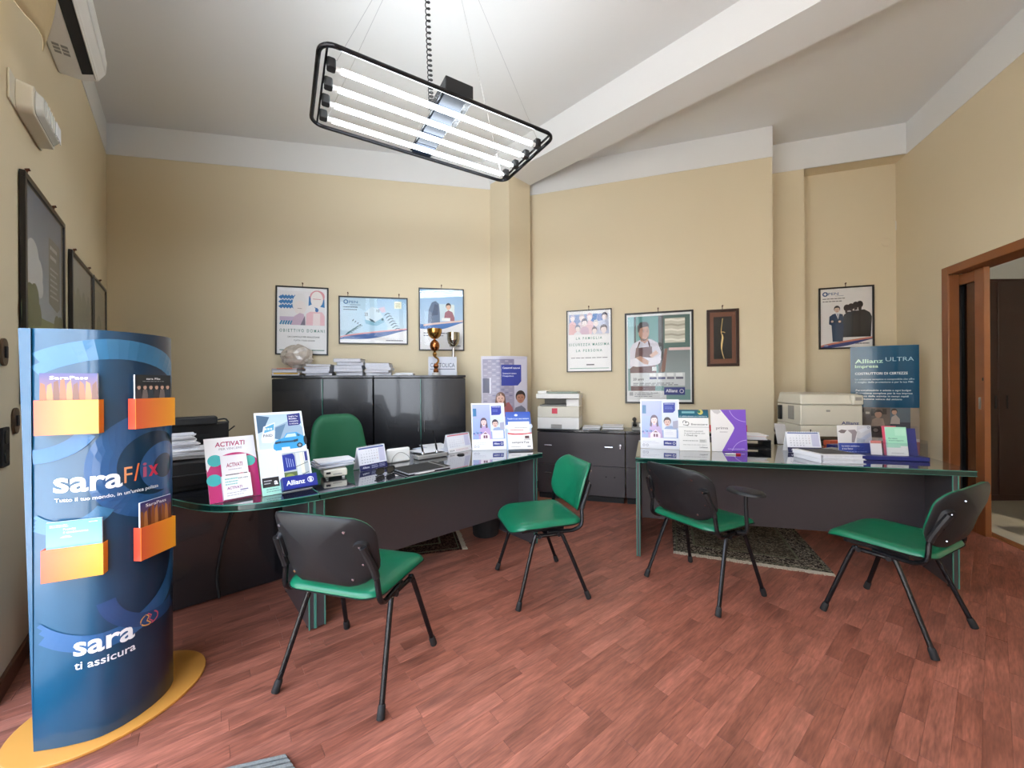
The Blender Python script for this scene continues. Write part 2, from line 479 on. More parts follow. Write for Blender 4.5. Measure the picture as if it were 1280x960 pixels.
# column in the corner and the beam that runs from it over the room
BD = vec2(.71, -.705).normalized(); BE = vec2(-BD.y, BD.x)
CA = vec2(-.019, 4.463); CB = CA + BE * .362
cc = [CA, CB, CB - BD * .75, CA - BD * .75]
structure(MB().prism([(p.x, p.y) for p in cc], 0, 3.742).build('column', M_WALL, smooth=0))
be = MB()
p0 = [CA, CB + BE * .02]; L = 5.15
bot = []
for s in (-.75, L):
    bot.append([(CA + BD * s), (CB + BD * s), (CB + BD * s), (CA + BD * s - BE * .11)])
ring0 = [(q.x, q.y, z) for q, z in zip(bot[0], (3.742, 3.742, 4.1, 4.1))]
ring1 = [(q.x, q.y, z) for q, z in zip(bot[1], (3.742, 3.742, 4.1, 4.1))]
be.hexa(ring0, ring1)
structure(be.build('ceiling_beam', M_WHITE, smooth=0))
structure(MB().prism([(-5.2, 5.6), (4.6, 5.6), (4.6, 3.4), (2.6, -2.2), (.4, -2.2), (-5.2, 4.3)], CEIL, CEIL + .12).build('ceiling', M_WHITE, smooth=0))

# white painted bands under the ceiling
def band(n, wall, s0, s1, z0=BAND, z1=CEIL):
    pts = [wall_pt(wall, s, o) for s, o in ((s0, .006), (s1, .006), (s1, -.01), (s0, -.01))]
    structure(MB().prism([(p.x, p.y) for p in pts], z0, z1).build('trim_%d' % n, M_WHITE, smooth=0))
band(1, 'left', -.01, 7.2); band(2, 'back_left', 0, 4.0); band(3, 'back_right', -2.75, .004)
band(4, 'niche', -.05, 1.2); band(5, 'right', 0, 5.9)
pts = [wall_pt('back_right', 0.006, o) for o in (.006, -.45)]
# dark skirting on the walls that show their foot
def skirting(name, wall, s0, s1):
    pts = [wall_pt(wall, s, o) for s, o in ((s0, .014), (s1, .014), (s1, -.005), (s0, -.005))]
    structure(MB().prism([(p.x, p.y) for p in pts], 0, .08).build(name, M_BROWN, bevel=.004, smooth=0))
skirting('baseboard_left', 'left', 0, OPEN0); skirting('baseboard_back', 'back_left', 0, 4.0)
skirting('baseboard_corner', 'back_right', -2.6, 0); skirting('baseboard_right', 'right', 0, .5)
skirting('baseboard_street', 'right', 1.66, 5.9)

# floor: a dark bed and the parquet strips on it
FP = [(-4.9, 4.1), (-.2, 5.1), (.3, 5.1), (3.2, 4.75), (4.5, 4.3), (4.24, 3.72), (3.62, 1.9), (2.6, -1.6), (.35, -1.75)]
floor = structure(MB().prism(FP, -.1, -.0035).build('floor', mat('dark_joint', srgb(58, 30, 24), .8), smooth=0))
du = vec2(math.cos(PLANK_A), math.sin(PLANK_A)); dv = vec2(-du.y, du.x)
lw, lwd = WALLS['left']; rwp, rwd = WALLS['right']
def in_room(p):
    n = vec2(.761, .649)
    if (p - lw).dot(n) < -.16: return False
    if p.y > 4.95 + .0 * p.x or p.y < -1.6: return False
    nb = vec2(.195, -.981)
    if (p - lw).dot(nb) < -.1: return False
    nr = vec2(-.947, .32)
    if (p - rwp).dot(nr) < -.28: return False
    n2 = vec2(-.304, -.953)
    if (p - WALLS['niche'][0]).dot(n2) < -.25: return False
    return True
rnd = random.Random(3)
PW = .068; LENS = (.24, .31, .38, .46, .54)
planks = []
for j in range(-80, 90):
    x = -7 + rnd.random() * .5
    while x < 7:
        ln = rnd.choice(LENS)
        c = du * (x + ln / 2) + dv * (j * PW)
        if in_room(c):
            Y = c.y
            seen = 0
            if Y > .6:
                px, py = 640 + 480 * c.x / Y, 480 + 480 * EYE / Y
                if -40 < px < 1320 and py < 1010: seen = ln * PW / Y ** 3
                if c.x < -1.1 and Y < 2.3: seen *= .2
            planks.append((seen, c, ln))
        x += ln + .0009
planks.sort(key=lambda q: -q[0])
def plank_shape(b, cx, cy, ln, w, a):
    M = TR(cx, cy, 0) @ rotz(a)
    x, y, e = ln / 2, w / 2 - .0002, .0006
    vs = [(-x, -y, -.006), (x, -y, -.006), (x, y, -.006), (-x, y, -.006), (-x, -y, -.0006), (x, -y, -.0006), (x, y, -.0006), (-x, y, -.0006),
          (-x + e, -y + e, 0), (x - e, -y + e, 0), (x - e, y - e, 0), (-x + e, y - e, 0)]
    fs = [(0, 1, 5, 4), (1, 2, 6, 5), (2, 3, 7, 6), (3, 0, 4, 7), (4, 5, 9, 8), (5, 6, 10, 9), (6, 7, 11, 10), (7, 4, 8, 11), (8, 9, 10, 11)]
    b._add(vs, fs, 0, M)
pm = {}
for ln in LENS:
    b = MB(); plank_shape(b, 0, 0, ln, PW, 0); pm[ln] = b.mesh('plank', M_PARQ, 0)
for seen, c, ln in planks[:300]:
    o = bpy.data.objects.new('plank', pm[ln]); COL.objects.link(o); o.parent = floor
    o.location = (c.x, c.y, rnd.uniform(-.0003, 0)); o.rotation_euler = (0, 0, PLANK_A)
b = MB()
for seen, c, ln in planks[300:]: plank_shape(b, c.x, c.y, ln, PW, PLANK_A)
o = b.build('parquet_strips', M_PARQ, floor, smooth=0); o['kind'] = 'stuff'

# street front: aluminium shopfront with glazing, pavement and the house across the street
shop = thing('window_1', 'grey aluminium shopfront with tall clear panes facing the street', 'window'); shop['kind'] = 'structure'
fm = MB()
def bar(s0, s1, z0, z1, dep=.07, off=-.12):
    pts = [wall_pt('left', s, o) for s, o in ((s0, off + dep / 2), (s1, off + dep / 2), (s1, off - dep / 2), (s0, off - dep / 2))]
    fm.prism([(p.x, p.y) for p in pts], z0, z1)
posts = [OPEN0 + .03, 4.3, 5.35, 6.3, OPEN1 - .03]
for s in posts: bar(s - .03, s + .03, 0, OPENZ)
for s0, s1 in zip(posts, posts[1:]):
    bar(s0 + .03, s1 - .03, 0, .1); bar(s0 + .03, s1 - .03, 2.25, 2.33); bar(s0 + .03, s1 - .03, OPENZ - .05, OPENZ)
fm.build('window_frame', M_ALU, shop, smooth=0)
for s0, s1 in zip(posts, posts[1:]):
    for z0, z1 in ((.1, 2.25), (2.33, OPENZ - .05)):
        pts = [wall_pt('left', s, o) for s, o in ((s0 + .03, -.117), (s1 - .03, -.117), (s1 - .03, -.123), (s0 + .03, -.123))]
        MB().prism([(p.x, p.y) for p in pts], z0, z1).build('pane', M_GLASS, shop, smooth=0)
pts = [wall_pt('left', s, o) for s, o in ((-2, -.25), (10, -.25), (10, -9), (-2, -9))]
structure(MB().prism([(p.x, p.y) for p in pts], -.2, -.05).build('pavement', mat('grey_paving', srgb(170, 168, 164), .8, noise=.1, scale=2), smooth=0))
pts = [wall_pt('left', s, o) for s, o in ((-4, -9), (12, -9), (12, -12), (-4, -12))]
structure(MB().prism([(p.x, p.y) for p in pts], -.2, 4.2).build('exterior_house', mat('pale_house_front', srgb(200, 192, 178), .85, noise=.08, scale=.6), smooth=0))

# doorway in the right wall: casing, sliding leaf, hall with wardrobe
def rbox(b, s0, s1, z0, z1, o0, o1, mi=0):
    pts = [wall_pt('right', s, o) for s, o in ((s0, o0), (s1, o0), (s1, o1), (s0, o1))]
    b.prism([(p.x, p.y) for p in pts], z0, z1, mi)
dr = thing('door_1', 'varnished wooden door casing around the dark hall opening', 'door', wall_pt('right', 1.05)); dr['kind'] = 'structure'
def dpart(name, m, boxes, parent=dr, bevel=.004):
    b = MB()
    for q in boxes: rbox(b, *q)
    b.v = [(x - dr.location.x, y - dr.location.y, z) for x, y, z in b.v]
    return b.build(name, m, parent, bevel=bevel, smooth=0)
dpart('casing', M_DOORW, [(DO0 - .082, DO0 - .004, 0, DOZ + .075, .022, .0005)])
dpart('casing', M_DOORW, [(DO1 + .004, DO1 + .082, 0, DOZ + .075, .022, .0005)])
dpart('casing', M_DOORW, [(DO0 - .004, DO1 + .004, DOZ + .002, DOZ + .075, .022, .0005)])
dpart('jamb', M_DOORW, [(DO0 - .028, DO0, 0, DOZ, .018, -.055)])
dpart('jamb', M_DOORW, [(DO0 - .028, DO0, 0, DOZ, -.105, -.165)])
dpart('jamb', M_DOORW, [(DO1, DO1 + .028, 0, DOZ, .018, -.165)])
dpart('jamb', M_DOORW, [(DO0, DO1, DOZ, DOZ + .028, .018, -.165)])
dpart('pocket_dark_strip', M_RUB, [(DO0 - .0295, DO0 - .0215, 0, DOZ, -.056, -.104)], bevel=0)  # added dark strip in place of the slot's own darkness, over pale wall
dpart('threshold', M_DOORW, [(DO0, DO1, -.001, .006, -.112, -.19)], bevel=.002)
leaf = dpart('sliding_leaf', M_DOORW, [(DO0 + .155, DO0 + .25, 0, DOZ - .005, -.06, -.1), (DO0 - .02, DO0 + .155, DOZ - .1, DOZ - .005, -.06, -.1), (DO0 - .02, DO0 + .155, 0, .14, -.06, -.1)])
dpart('pane', glass_mat('smoked_door_glass', tint=(.55, .55, .55), ior=1.10), [(DO0 - .02, DO0 + .155, .14, DOZ - .1, -.078, -.082)], leaf, 0)
dpart('flush_pull', M_CHROME, [(DO0 + .19, DO0 + .215, 1.06, 1.16, -.0588, -.062)], leaf, .001)
dpart('keyhole', M_RUB, [(DO0 + .228, DO0 + .242, 1.30, 1.325, -.0585, -.062)], leaf, .001)

hf = structure(MB().prism([(4.24, 4.9), (7.2, 4.9), (7.2, 1.2), (3.35, 1.2), (3.62, 1.9), (4.24, 3.72)], -.1, .0012).build('floor_hall', mat('beige_hall_tile', srgb(188, 178, 160), .3, noise=.1, scale=5), smooth=0))
M_TILE = mat('beige_hall_tile', srgb(188, 178, 160), .3, noise=.1, scale=5)
tb = MB(); tb.box((0, 0, -.004), (.447, .447, .006)); tmesh = tb.mesh('tile', M_TILE, 0)
for i in range(9):
    for j in range(8):
        x, y = 3.6 + i * .45, 1.4 + j * .45
        if x - .24 > 4.144 + .338 * (y - 4.018) + .30 - .04 and x < 7 and y < 4.9:
            o = bpy.data.objects.new('tile', tmesh); COL.objects.link(o); o.parent = hf; o.location = (x, y, .0022)
structure(MB().box((5.7, 5.0, 1.5), (3.2, .16, 3.1)).build('wall_hall', M_WHITE, smooth=0))
structure(MB().box((7.2, 3.0, 1.5), (.16, 4.2, 3.1)).build('wall_hall_end', M_WHITE, smooth=0))
structure(MB().box((5.4, 1.2, 1.5), (3.6, .16, 3.1)).build('wall_hall_front', M_WHITE, smooth=0))
structure(MB().box((5.75, 3.1, 3.0), (3.1, 4.0, .1)).build('ceiling_hall', M_WHITE, smooth=0))
wd = thing('wardrobe', 'dark brown wooden wardrobe in the hall beyond the doorway', 'wardrobe', (5.75, 4.15, 0))
MB().box((0, .3, 1.2), (2.1, .6, 2.4)).build('body', M_DARKW, wd, bevel=.006)
for k in range(4):
    d = MB().box((-.787 + k * .525, -.012, 1.22), (.515, .024, 2.3)).build('door', M_DARKW, wd, bevel=.004)
    MB().tube([(-.787 + k * .525 + (.2 if k % 2 == 0 else -.2), -.05, 1.0), (-.787 + k * .525 + (.2 if k % 2 == 0 else -.2), -.05, 1.14)], .007).build('handle', M_RUB, d)

# ------------------------------------------------------------------ visitor chairs
def rrect(w, h, r, n=6):
    """rounded rectangle; r: one radius or four (bottom-left, bottom-right, top-right, top-left)"""
    rs = r if isinstance(r, (list, tuple)) else [r] * 4
    out = []
    for (cx, cy, a0), q in zip(((-1, -1, 180), (1, -1, 270), (1, 1, 0), (-1, 1, 90)), rs):
        x, y = cx * (w / 2 - q), cy * (h / 2 - q)
        for i in range(n + 1):
            a = R(a0 + 90 * i / n); out.append((x + q * math.cos(a), y + q * math.sin(a)))
    return out
def pad(b, outline, t, warp, mi=0, rings=((0.0, 1), (.45, 1), (.75, .97), (.9, .84), (.97, .55), (1.0, .1)), back=True):
    """a cushion: outline in a plane, domed by t on one side, flat on the other; warp(u, v, d) places it"""
    n = len(outline); vs = []; fs = []
    vs.append(warp(0, 0, t))
    for k, z in rings[1:]:
        for x, y in outline: vs.append(warp(x * k, y * k, z * t))
    m = len(rings) - 1
    for j in range(n): fs.append((0, 1 + j, 1 + (j + 1) % n))
    for r in range(m - 1):
        for j in range(n):
            p, q = 1 + r * n + j, 1 + r * n + (j + 1) % n
            fs.append((p, p + n, q + n, q))
    if back:
        o = len(vs)
        for k in (1.0, .5):
            for x, y in outline: vs.append(warp(x * k, y * k, 0))
        vs.append(warp(0, 0, 0))
        l = 1 + (m - 1) * n
        for j in range(n):
            fs.append((l + j, o + j, o + (j + 1) % n, l + (j + 1) % n))
            fs.append((o + j, o + n + j, o + n + (j + 1) % n, o + (j + 1) % n))
            fs.append((o + n + j, o + 2 * n, o + n + (j + 1) % n))
    b._add(vs, fs, mi)
def smoothpath(pts, n=6):
    P = [Vector(p) for p in pts]; P = [P[0] * 2 - P[1]] + P + [P[-1] * 2 - P[-2]]; out = []
    for i in range(1, len(P) - 2):
        for k in range(n):
            t = k / n
            out.append(.5 * ((2 * P[i]) + (P[i + 1] - P[i - 1]) * t + (2 * P[i - 1] - 5 * P[i] + 4 * P[i + 1] - P[i + 2]) * t * t + (3 * P[i] - P[i - 1] - 3 * P[i + 1] + P[i + 2]) * t ** 3))
    out.append(P[-2]); return out

def make_chair(name, label, loc, rz, group):
    """origin at the middle of the four feet, front towards +y"""
    t = thing(name, label, 'chair', loc, rz, group)
    def seat_w(x, y, d):                       # gently dished, front edge rolled down
        f = max(0, (y - .10) / .14); g = max(0, (-y - .12) / .12)
        return (x, y + .015, .436 + d - .030 * f * f + .012 * (x / .22) ** 2 + .010 * g)
    b = MB(); pad(b, rrect(.46, .455, [.075, .075, .10, .10]), .032, seat_w); b.build('seat', M_GREEN, t, smooth=50)
    b = MB(); pad(b, rrect(.468, .463, [.075, .075, .10, .10]), -.013, lambda x, y, d: seat_w(x, y, d - .001))
    for s in (-1, 1): b.box((s * .135, .03, .412), (.05, .27, .022))
    b.build('seat_shell', M_PLAST, t, smooth=50)
    tl = R(18)
    def back_w(x, y, d):                       # leaning and wrapped round the sitter
        z = .655 + y * math.cos(tl); yy = -.285 - y * math.sin(tl) + .075 * (x / .22) ** 2
        return (x, yy + d * math.cos(tl), z + d * math.sin(tl))
    ol = rrect(.465, .325, [.115, .115, .075, .075])
    ol = [(x * (1 + .03 * y / .16), y - .03 * (x / .23) ** 2 * (1 if y > 0 else .2)) for x, y in ol]
    b = MB(); pad(b, ol, .026, back_w); b.build('backrest', M_GREEN, t, smooth=50)
    ob = [(x * 1.012, y * 1.016) for x, y in ol]
    b = MB(); pad(b, ob, -.012, lambda x, y, d: back_w(x, y, d - .001)); sh = b.build('back_shell', M_PLAST, t, smooth=50)
    for sx, sy in ((-.15, .10), (.15, .10), (-.14, -.12), (.14, -.12)):
        p = Vector(back_w(sx, sy, -.013)); q = Vector(back_w(sx, sy, -.018))
        MB().tube([p, q], .006, 8).build('screw', M_CHROME, sh)
    for s in (-1, 1):
        # bracket at the side of the back shell
        b = MB(); br = rrect(.05, .12, .022, 4)
        pad(b, [(x + s * .195, y - .005) for x, y in br], -.012, lambda x, y, d: back_w(x, y, d - .014), rings=((0, 1), (.6, 1), (.9, .9), (1, .2)))
        # ring centred on the bracket rather than on the shell
        b.v = []; b.f = []; b.m = []
        o0 = [back_w(x + s * .193, y - .005, -.012) for x, y in br]; o1 = [back_w(x * .86 + s * .193, y * .92 - .005, -.026) for x, y in br]
        b.hexa(o0, o1) if s > 0 else b.hexa(o0, o1)
        bk = b.build('back_bracket', M_PLAST, t, smooth=40)
        for sy in (.035, -.045):
            p = Vector(back_w(s * .193, sy, -.025)); q = Vector(back_w(s * .193, sy, -.0285))
            MB().tube([p, q], .005, 8).build('screw', M_CHROME, bk)
        # upright that carries the back
        x = s * .232
        path = smoothpath([(s * .2, .02, .408), (s * .215, -.1, .41), (x - s * .006, -.150, .418), (x, -.190, .450), back_w(s * .222, -.115, -.026), back_w(s * .218, -.05, -.027), back_w(s * .205, .035, -.029)], 5)
        MB().tube(path, .0115, 9).build('back_upright', M_TUBE, t)
        MB().tube(path[-11:], .0150, 9).build('upright_sleeve', M_PLAST, t)
        # side frame: front and rear leg with a short bridge between them
        fx = s * .252; tx = s * .205
        MB().tube(smoothpath([(tx, .085, .394), (tx, -.055, .394)], 2), .0115, 9).build('leg_bridge', M_TUBE, t)
        for e in (-1, 1):
            top = (tx, .014 + e * .07, .394)
            foot = (fx, e * .215, .03)
            mid = (tx + s * .004, .014 + e * .094, .372)
            lg = MB().tube(smoothpath([top, mid, foot], 4), .0115, 9).build('leg', M_TUBE, t)
            d = (Vector(foot) - Vector(mid)).normalized(); f = Vector(foot)
            MB().tube([f - d * .022, f - d * .012, f + d * .024, f + d * .0275], [.013, .0155, .0165, .015], 10).build('rubber_foot', M_RUB, lg)
            MB().tube([(tx - s * .004, .014 + e * .062, .394), (tx + s * .017, .014 + e * .062, .394)], .012, 10).build('bolt_cap', M_PLAST, lg)
    MB().tube([(-.205, .02, .392), (.205, .02, .392)], .010, 8).build('cross_bar', M_TUBE, t)
    return t
def heading(dx, dy): return math.atan2(dy, dx) - math.pi / 2
CG = 'green visitor chairs in front of the desks'
chair0 = make_chair('visitor_chair', 'green padded chair before the curved desk end, its black back shell towards the camera', (-.704, 1.77, 0), heading(.1075, .391), CG)
dup(chair0, (.17, 2.502, 0), heading(-.412, -.1165), 'green padded chair showing the green front of its backrest, between the two desks', CG)
ch3 = dup(chair0, (1.209, 2.456, 0), heading(.385, .2055), 'green padded chair with a small dark tablet arm, before the desk with the rug', CG)
dup(chair0, (2.087, 2.098, 0), heading(-.190, .382), 'green padded chair seen from its side at the desk end by the doorway', CG)
b = MB(); pad(b, [(.11 * math.cos(R(a)), .075 * math.sin(R(a))) for a in range(0, 360, 18)], .02, lambda x, y, d: (.262 + x, .03 + y, .655 + d))
b.tube(smoothpath([(.212, .03, .41), (.262, .035, .43), (.264, .03, .52), (.262, .03, .657)], 4), .011, 8)
b.build('tablet_arm', M_PLAST, ch3, smooth=50)

# ------------------------------------------------------------------ desks
def off_poly(pts, d):
    """outline moved inwards by d (counter-clockwise outline)"""
    n = len(pts); out = []
    for i in range(n):
        p, q, r_ = Vector(pts[i - 1]), Vector(pts[i]), Vector(pts[(i + 1) % n])
        a = (q - p).normalized(); c = (r_ - q).normalized()
        na, nc = Vector((-a.y, a.x)), Vector((-c.y, c.x))
        m = (na + nc); m = m / max(.3, m.dot(na)); out.append(tuple(q + m * d))
    return out
def desk_top(parent, pts, z):
    """dark glass slab with green glass edges round it; z is the upper face"""
    P = [(p[0] - parent.location.x, p[1] - parent.location.y) for p in pts]
    MB().prism(off_poly(P, .003), z - .0008, z).build('desk_top', M_TOP, parent, smooth=0)
    MB().prism(P, z - .006, z - .001).build('glass_edge', M_EDGE, parent, bevel=.001, smooth=0)
    MB().prism(off_poly(P, .002), z - .032, z - .0062).build('top_board', M_EDGED, parent, bevel=.002, smooth=0)
    MB().prism(P, z - .035, z - .0322).build('edge_trim', M_EDGE, parent, smooth=0)
def panel_leg(parent, p, d, depth, th, z):
    """a panel leg: p its front corner, d the direction in which it runs back"""
    n = Vector((-d.y, d.x)); o = Vector((parent.location.x, parent.location.y)); p = p - o
    def q(a, e): v_ = p + d * a + n * e; return (v_.x, v_.y)
    l = MB().prism([q(.004, -th / 2), q(depth, -th / 2), q(depth, th / 2), q(.004, th / 2)], .012, z).build('panel_leg', M_ANTH, parent, bevel=.002, smooth=0)
    for s in (-1, 1):
        MB().prism([q(-.001, s * th * .5 - .0028), q(.006, s * th * .5 - .0028), q(.006, s * th * .5 + .0028), q(-.001, s * th * .5 + .0028)], .012, z).build('glass_edge', M_EDGE, l, smooth=0)
    for a in (.06, depth - .06):
        c = q(a, 0); MB().tube([(c[0], c[1], 0), (c[0], c[1], .0125)], .012, 8).build('foot', M_RUB, l)
    return l
ZL = .740
DU = vec2(.739, .673).normalized(); DV = vec2(-DU.y, DU.x)
PJ = vec2(-.997, 1.986); PLEN = 1.68; DD = .8
PRR = PJ + DU * PLEN
ld = thing('office_desk', 'long dark desk with green glass edges on which the flower of leaflets and pen stand is set', 'desk', (PJ.x, PJ.y, 0))
ld['label'] = 'long dark glass-topped desk carrying two calendars and the pen stand'
desk_top(ld, [PJ, PRR, PRR + DV * DD, PJ + DV * DD], ZL)
panel_leg(ld, PJ + DV * .075 + DU * .02, DV, .68, .045, ZL - .037)
panel_leg(ld, PRR + DV * .02 - DU * .065, DV, .74, .03, ZL - .037)
o_ = Vector((PJ.x, PJ.y))
q_ = [PJ + DU * .045 + DV * .2, PRR - DU * .083 + DV * .2, PRR - DU * .083 + DV * .218, PJ + DU * .045 + DV * .218]
MB().prism([tuple(p - o_) for p in q_], .235, ZL - .037).build('modesty_panel', M_ANTH, ld, smooth=0)
# quarter-round link and the side desk along the wall
CC = PJ + DV * DD
def arc_r(a):
    k = max(0, min(1, (a - 22) / 38)); return DD - .125 * k * k * (3 - 2 * k)
arc = [CC + (-DV * math.cos(R(a)) - DU * math.sin(R(a))) * arc_r(a) for a in range(0, 91, 5)]
SDW = arc_r(90)
sd = thing('corner_desk', 'dark side desk with a rounded glass-edged end, under the black printer', 'desk', (CC.x, CC.y, 0))
outl = [p - DU * .002 for p in arc] + [CC - DU * SDW + DV * 1.15, CC + DV * 1.15 - DU * .002, CC - DU * .002]
outl = outl[::-1]
a2 = sum(outl[i].x * outl[(i + 1) % len(outl)].y - outl[(i + 1) % len(outl)].x * outl[i].y for i in range(len(outl)))
if a2 < 0: outl = outl[::-1]
desk_top(sd, outl, ZL)
oc = CC
def sdp(name, m, s0, s1, t0, t1, z0, z1, parent=sd):
    pp = [CC * 0 - DU * s + DV * t for s, t in ((s0, t0), (s1, t0), (s1, t1), (s0, t1))]
    return MB().prism([tuple(p) for p in pp], z0, z1).build(name, m, parent, bevel=.002, smooth=0)
sdp('end_panel', M_BLACK, .005, .66, .0, .03, .01, ZL - .037)
sdp('end_panel', M_BLACK, .01, .66, 1.09, 1.12, .01, ZL - .037)
sdp('side_panel', M_BLACK, .635, .66, .03, 1.09, .2, ZL - .037)
g = PJ + DV * .075 - DU * .022
lg = panel_leg(sd, g, DV, .6, .026, ZL - .037)
pth = [CC - DU * .27 - DV * .02, CC - DU * .28 - DV * .016, CC - DU * .33 - DV * .014, CC - DU * .36 - DV * .016, CC - DU * .35 - DV * .03]
b = MB(); b.tube(smoothpath([(p.x, p.y, z) for p, z in zip(pth, (.70, .55, .35, .15, .02))], 6), .007, 7)
tag(b.build('black_cable', M_RUB), 'black cable hanging down the panel under the rounded desk end', 'cable')

ZR = .750
RQ = [vec2(.905, 2.83), vec2(2.83, 2.335), vec2(3.17, 3.17), vec2(1.215, 3.70)]
rd = thing('office_desk', 'dark glass-topped desk standing over the patterned rug, nearest the doorway', 'desk', (.905, 2.83, 0))
desk_top(rd, RQ, ZR)
RD = (RQ[1] - RQ[0]).normalized(); RN = (RQ[3] - RQ[0]).normalized(); RN2 = (RQ[2] - RQ[1]).normalized()
panel_leg(rd, RQ[0] + RN * .03 + RD * .017, RN, .84, .022, ZR - .037)
panel_leg(rd, RQ[1] + RN2 * .015 - RD * .10, RN2, .80, .026, ZR - .037)
o_ = RQ[0]
q_ = [RQ[0] + RD * .04 + RN * .3, RQ[1] - RD * .09 + RN2 * .3, RQ[1] - RD * .09 + RN2 * .318, RQ[0] + RD * .04 + RN * .318]
MB().prism([tuple(p - o_) for p in q_], .215, ZR - .037).build('modesty_panel', M_ANTH, rd, smooth=0)

# ------------------------------------------------------------------ rugs, mat, bin
def rug_mat(name, base, motif, pale):
    m = bpy.data.materials.new(name); m.use_nodes = True
    nt = m.node_tree; b = nt.nodes['Principled BSDF']; N = nt.nodes.new; L = nt.links.new
    tc = N('ShaderNodeTexCoord')
    vo = N('ShaderNodeTexVoronoi'); vo.inputs['Scale'].default_value = 26; L(tc.outputs['Object'], vo.inputs['Vector'])
    nz = N('ShaderNodeTexNoise'); nz.inputs['Scale'].default_value = 34; nz.inputs['Detail'].default_value = 4; nz.inputs['Distortion'].default_value = 2.2; L(tc.outputs['Object'], nz.inputs['Vector'])
    r1 = N('ShaderNodeValToRGB'); r1.color_ramp.elements[0].position = .50; r1.color_ramp.elements[0].color = base + (1,); r1.color_ramp.elements[1].position = .56; r1.color_ramp.elements[1].color = pale + (1,)
    L(nz.outputs['Fac'], r1.inputs[0])
    r2 = N('ShaderNodeValToRGB'); r2.color_ramp.elements[0].position = .18; r2.color_ramp.elements[0].color = (1, 1, 1, 1); r2.color_ramp.elements[1].position = .24; r2.color_ramp.elements[1].color = (0, 0, 0, 1)
    L(vo.outputs['Distance'], r2.inputs[0])
    mx = N('ShaderNodeMix'); mx.data_type = 'RGBA'; mx.inputs[7].default_value = motif + (1,)
    L(r2.outputs[0], mx.inputs[0]); L(r1.outputs[0], mx.inputs[6]); L(mx.outputs[2], b.inputs['Base Color'])
    b.inputs['Roughness'].default_value = .95; b.inputs['Specular IOR Level'].default_value = .1
    return m
M_RUGF = rug_mat('olive_rug_field', srgb(66, 58, 48), srgb(96, 76, 62), srgb(122, 112, 96))
M_RUGB = rug_mat('dark_rug_border', srgb(46, 38, 34), srgb(104, 86, 70), srgb(150, 138, 122))
M_RUGL = mat('rug_guard_stripe', srgb(104, 104, 84), .95, spec=.1, noise=.3, scale=90)
M_FRINGE = mat('pale_fringe', srgb(196, 184, 166), .95, spec=.1, noise=.15, scale=60)
M_RUGR = rug_mat('wine_rug_field', srgb(48, 22, 20), srgb(88, 66, 52), srgb(96, 72, 60))
def make_rug(label, o, ux, uy, w, l, field, border):
    """o: front corner; ux across the fringe side, uy along the length"""
    t = thing('rug', label, 'rug', (o.x, o.y, 0), math.atan2(ux.y, ux.x))
    def quad(x0, x1, y0, y1, z0, z1): return MB().box(((x0 + x1) / 2, (y0 + y1) / 2, (z0 + z1) / 2), (x1 - x0, y1 - y0, z1 - z0))
    quad(0, w, 0, l, 0, .008).build('border', border, t, bevel=.002)
    quad(.02, w - .02, .02, l - .02, .0078, .0086).build('guard_stripe', M_RUGL, t)
    quad(.03, w - .03, .03, l - .03, .0084, .0092).build('inner_border', border, t)
    quad(.15, w - .15, .15, l - .15, .009, .0098).build('guard_stripe', M_RUGL, t)
    quad(.165, w - .165, .165, l - .165, .0096, .0104).build('field', field, t)
    f = MB()
    for y, s in ((0, -1), (l, 1)):
        n = int(w / .008)
        for i in range(n):
            x = (i + .5) * w / n; e = random.uniform(.03, .045)
            f.hexa([(x - .003, y, 0), (x + .003, y, 0), (x + .003, y, .006), (x - .003, y, .006)],
                   [(x - .003 + random.uniform(-.006, .006), y + s * e, .0003), (x + .003 + random.uniform(-.004, .004), y + s * e, .0003), (x + .003, y + s * e, .003), (x - .003, y + s * e, .003)])
    f.build('fringe', M_FRINGE, t, smooth=0)['kind'] = 'stuff'
    return t
u1 = vec2(2.168 - 1.221, 2.548 - 2.924).normalized(); w1 = vec2(-u1.y, u1.x)
make_rug('olive oriental rug with pale fringe under the desk nearest the doorway', vec2(1.221, 2.924) + w1 * .04, u1, w1, 1.0, 1.0, M_RUGF, M_RUGB)
ux_ = vec2(-.28, .96).normalized(); make_rug('wine red oriental rug half hidden behind the long desk', vec2(-.40, 3.02), ux_, vec2(-ux_.y, ux_.x), .78, 1.5, M_RUGR, M_RUGR)
mt = thing('floor_mat', 'corner of a grey striped floor mat on the bare parquet', 'mat', (0, 0, 0))
c0 = at_z(357, 946.5, 0); c1 = at_z(365, 958, 0); c2 = at_z(312, 957, 0)
ma = (Vector((c1.x, c1.y)) - Vector((c0.x, c0.y))).normalized(); mb_ = (Vector((c2.x, c2.y)) - Vector((c0.x, c0.y))).normalized()
mt.location = (c0.x, c0.y, 0)
M_MAT1 = mat('grey_pile', srgb(128, 130, 128), .95, spec=.1, noise=.4, scale=160, bump=.6, bscale=300)
M_MAT2 = mat('black_pile', srgb(34, 38, 40), .95, spec=.1, noise=.3, scale=160, bump=.6, bscale=300)
for k in range(28):
    m_ = M_MAT2 if k % 2 else M_MAT1
    t0, t1 = k * .021, k * .021 + (.0075 if k % 2 else .021 * 2 - .0075)
    if k % 2 == 0: t1 = t0 + .034
    t0 = (k // 2) * .024 + (.017 if k % 2 else 0); t1 = t0 + (.007 if k % 2 else .017)
    pp = [ma * t0, ma * t1, ma * t1 + mb_ * .55, ma * t0 + mb_ * .55]
    MB().prism([tuple(p) for p in pp], 0, .014 if k % 2 == 0 else .009).build('stripe', m_, mt, bevel=.003)
bn = thing('waste_bin', 'black round waste bin on the floor behind the long desk', 'bin', at_z(606, 674, 0))
bn.location = (bn.location.x, bn.location.y + .12, 0)
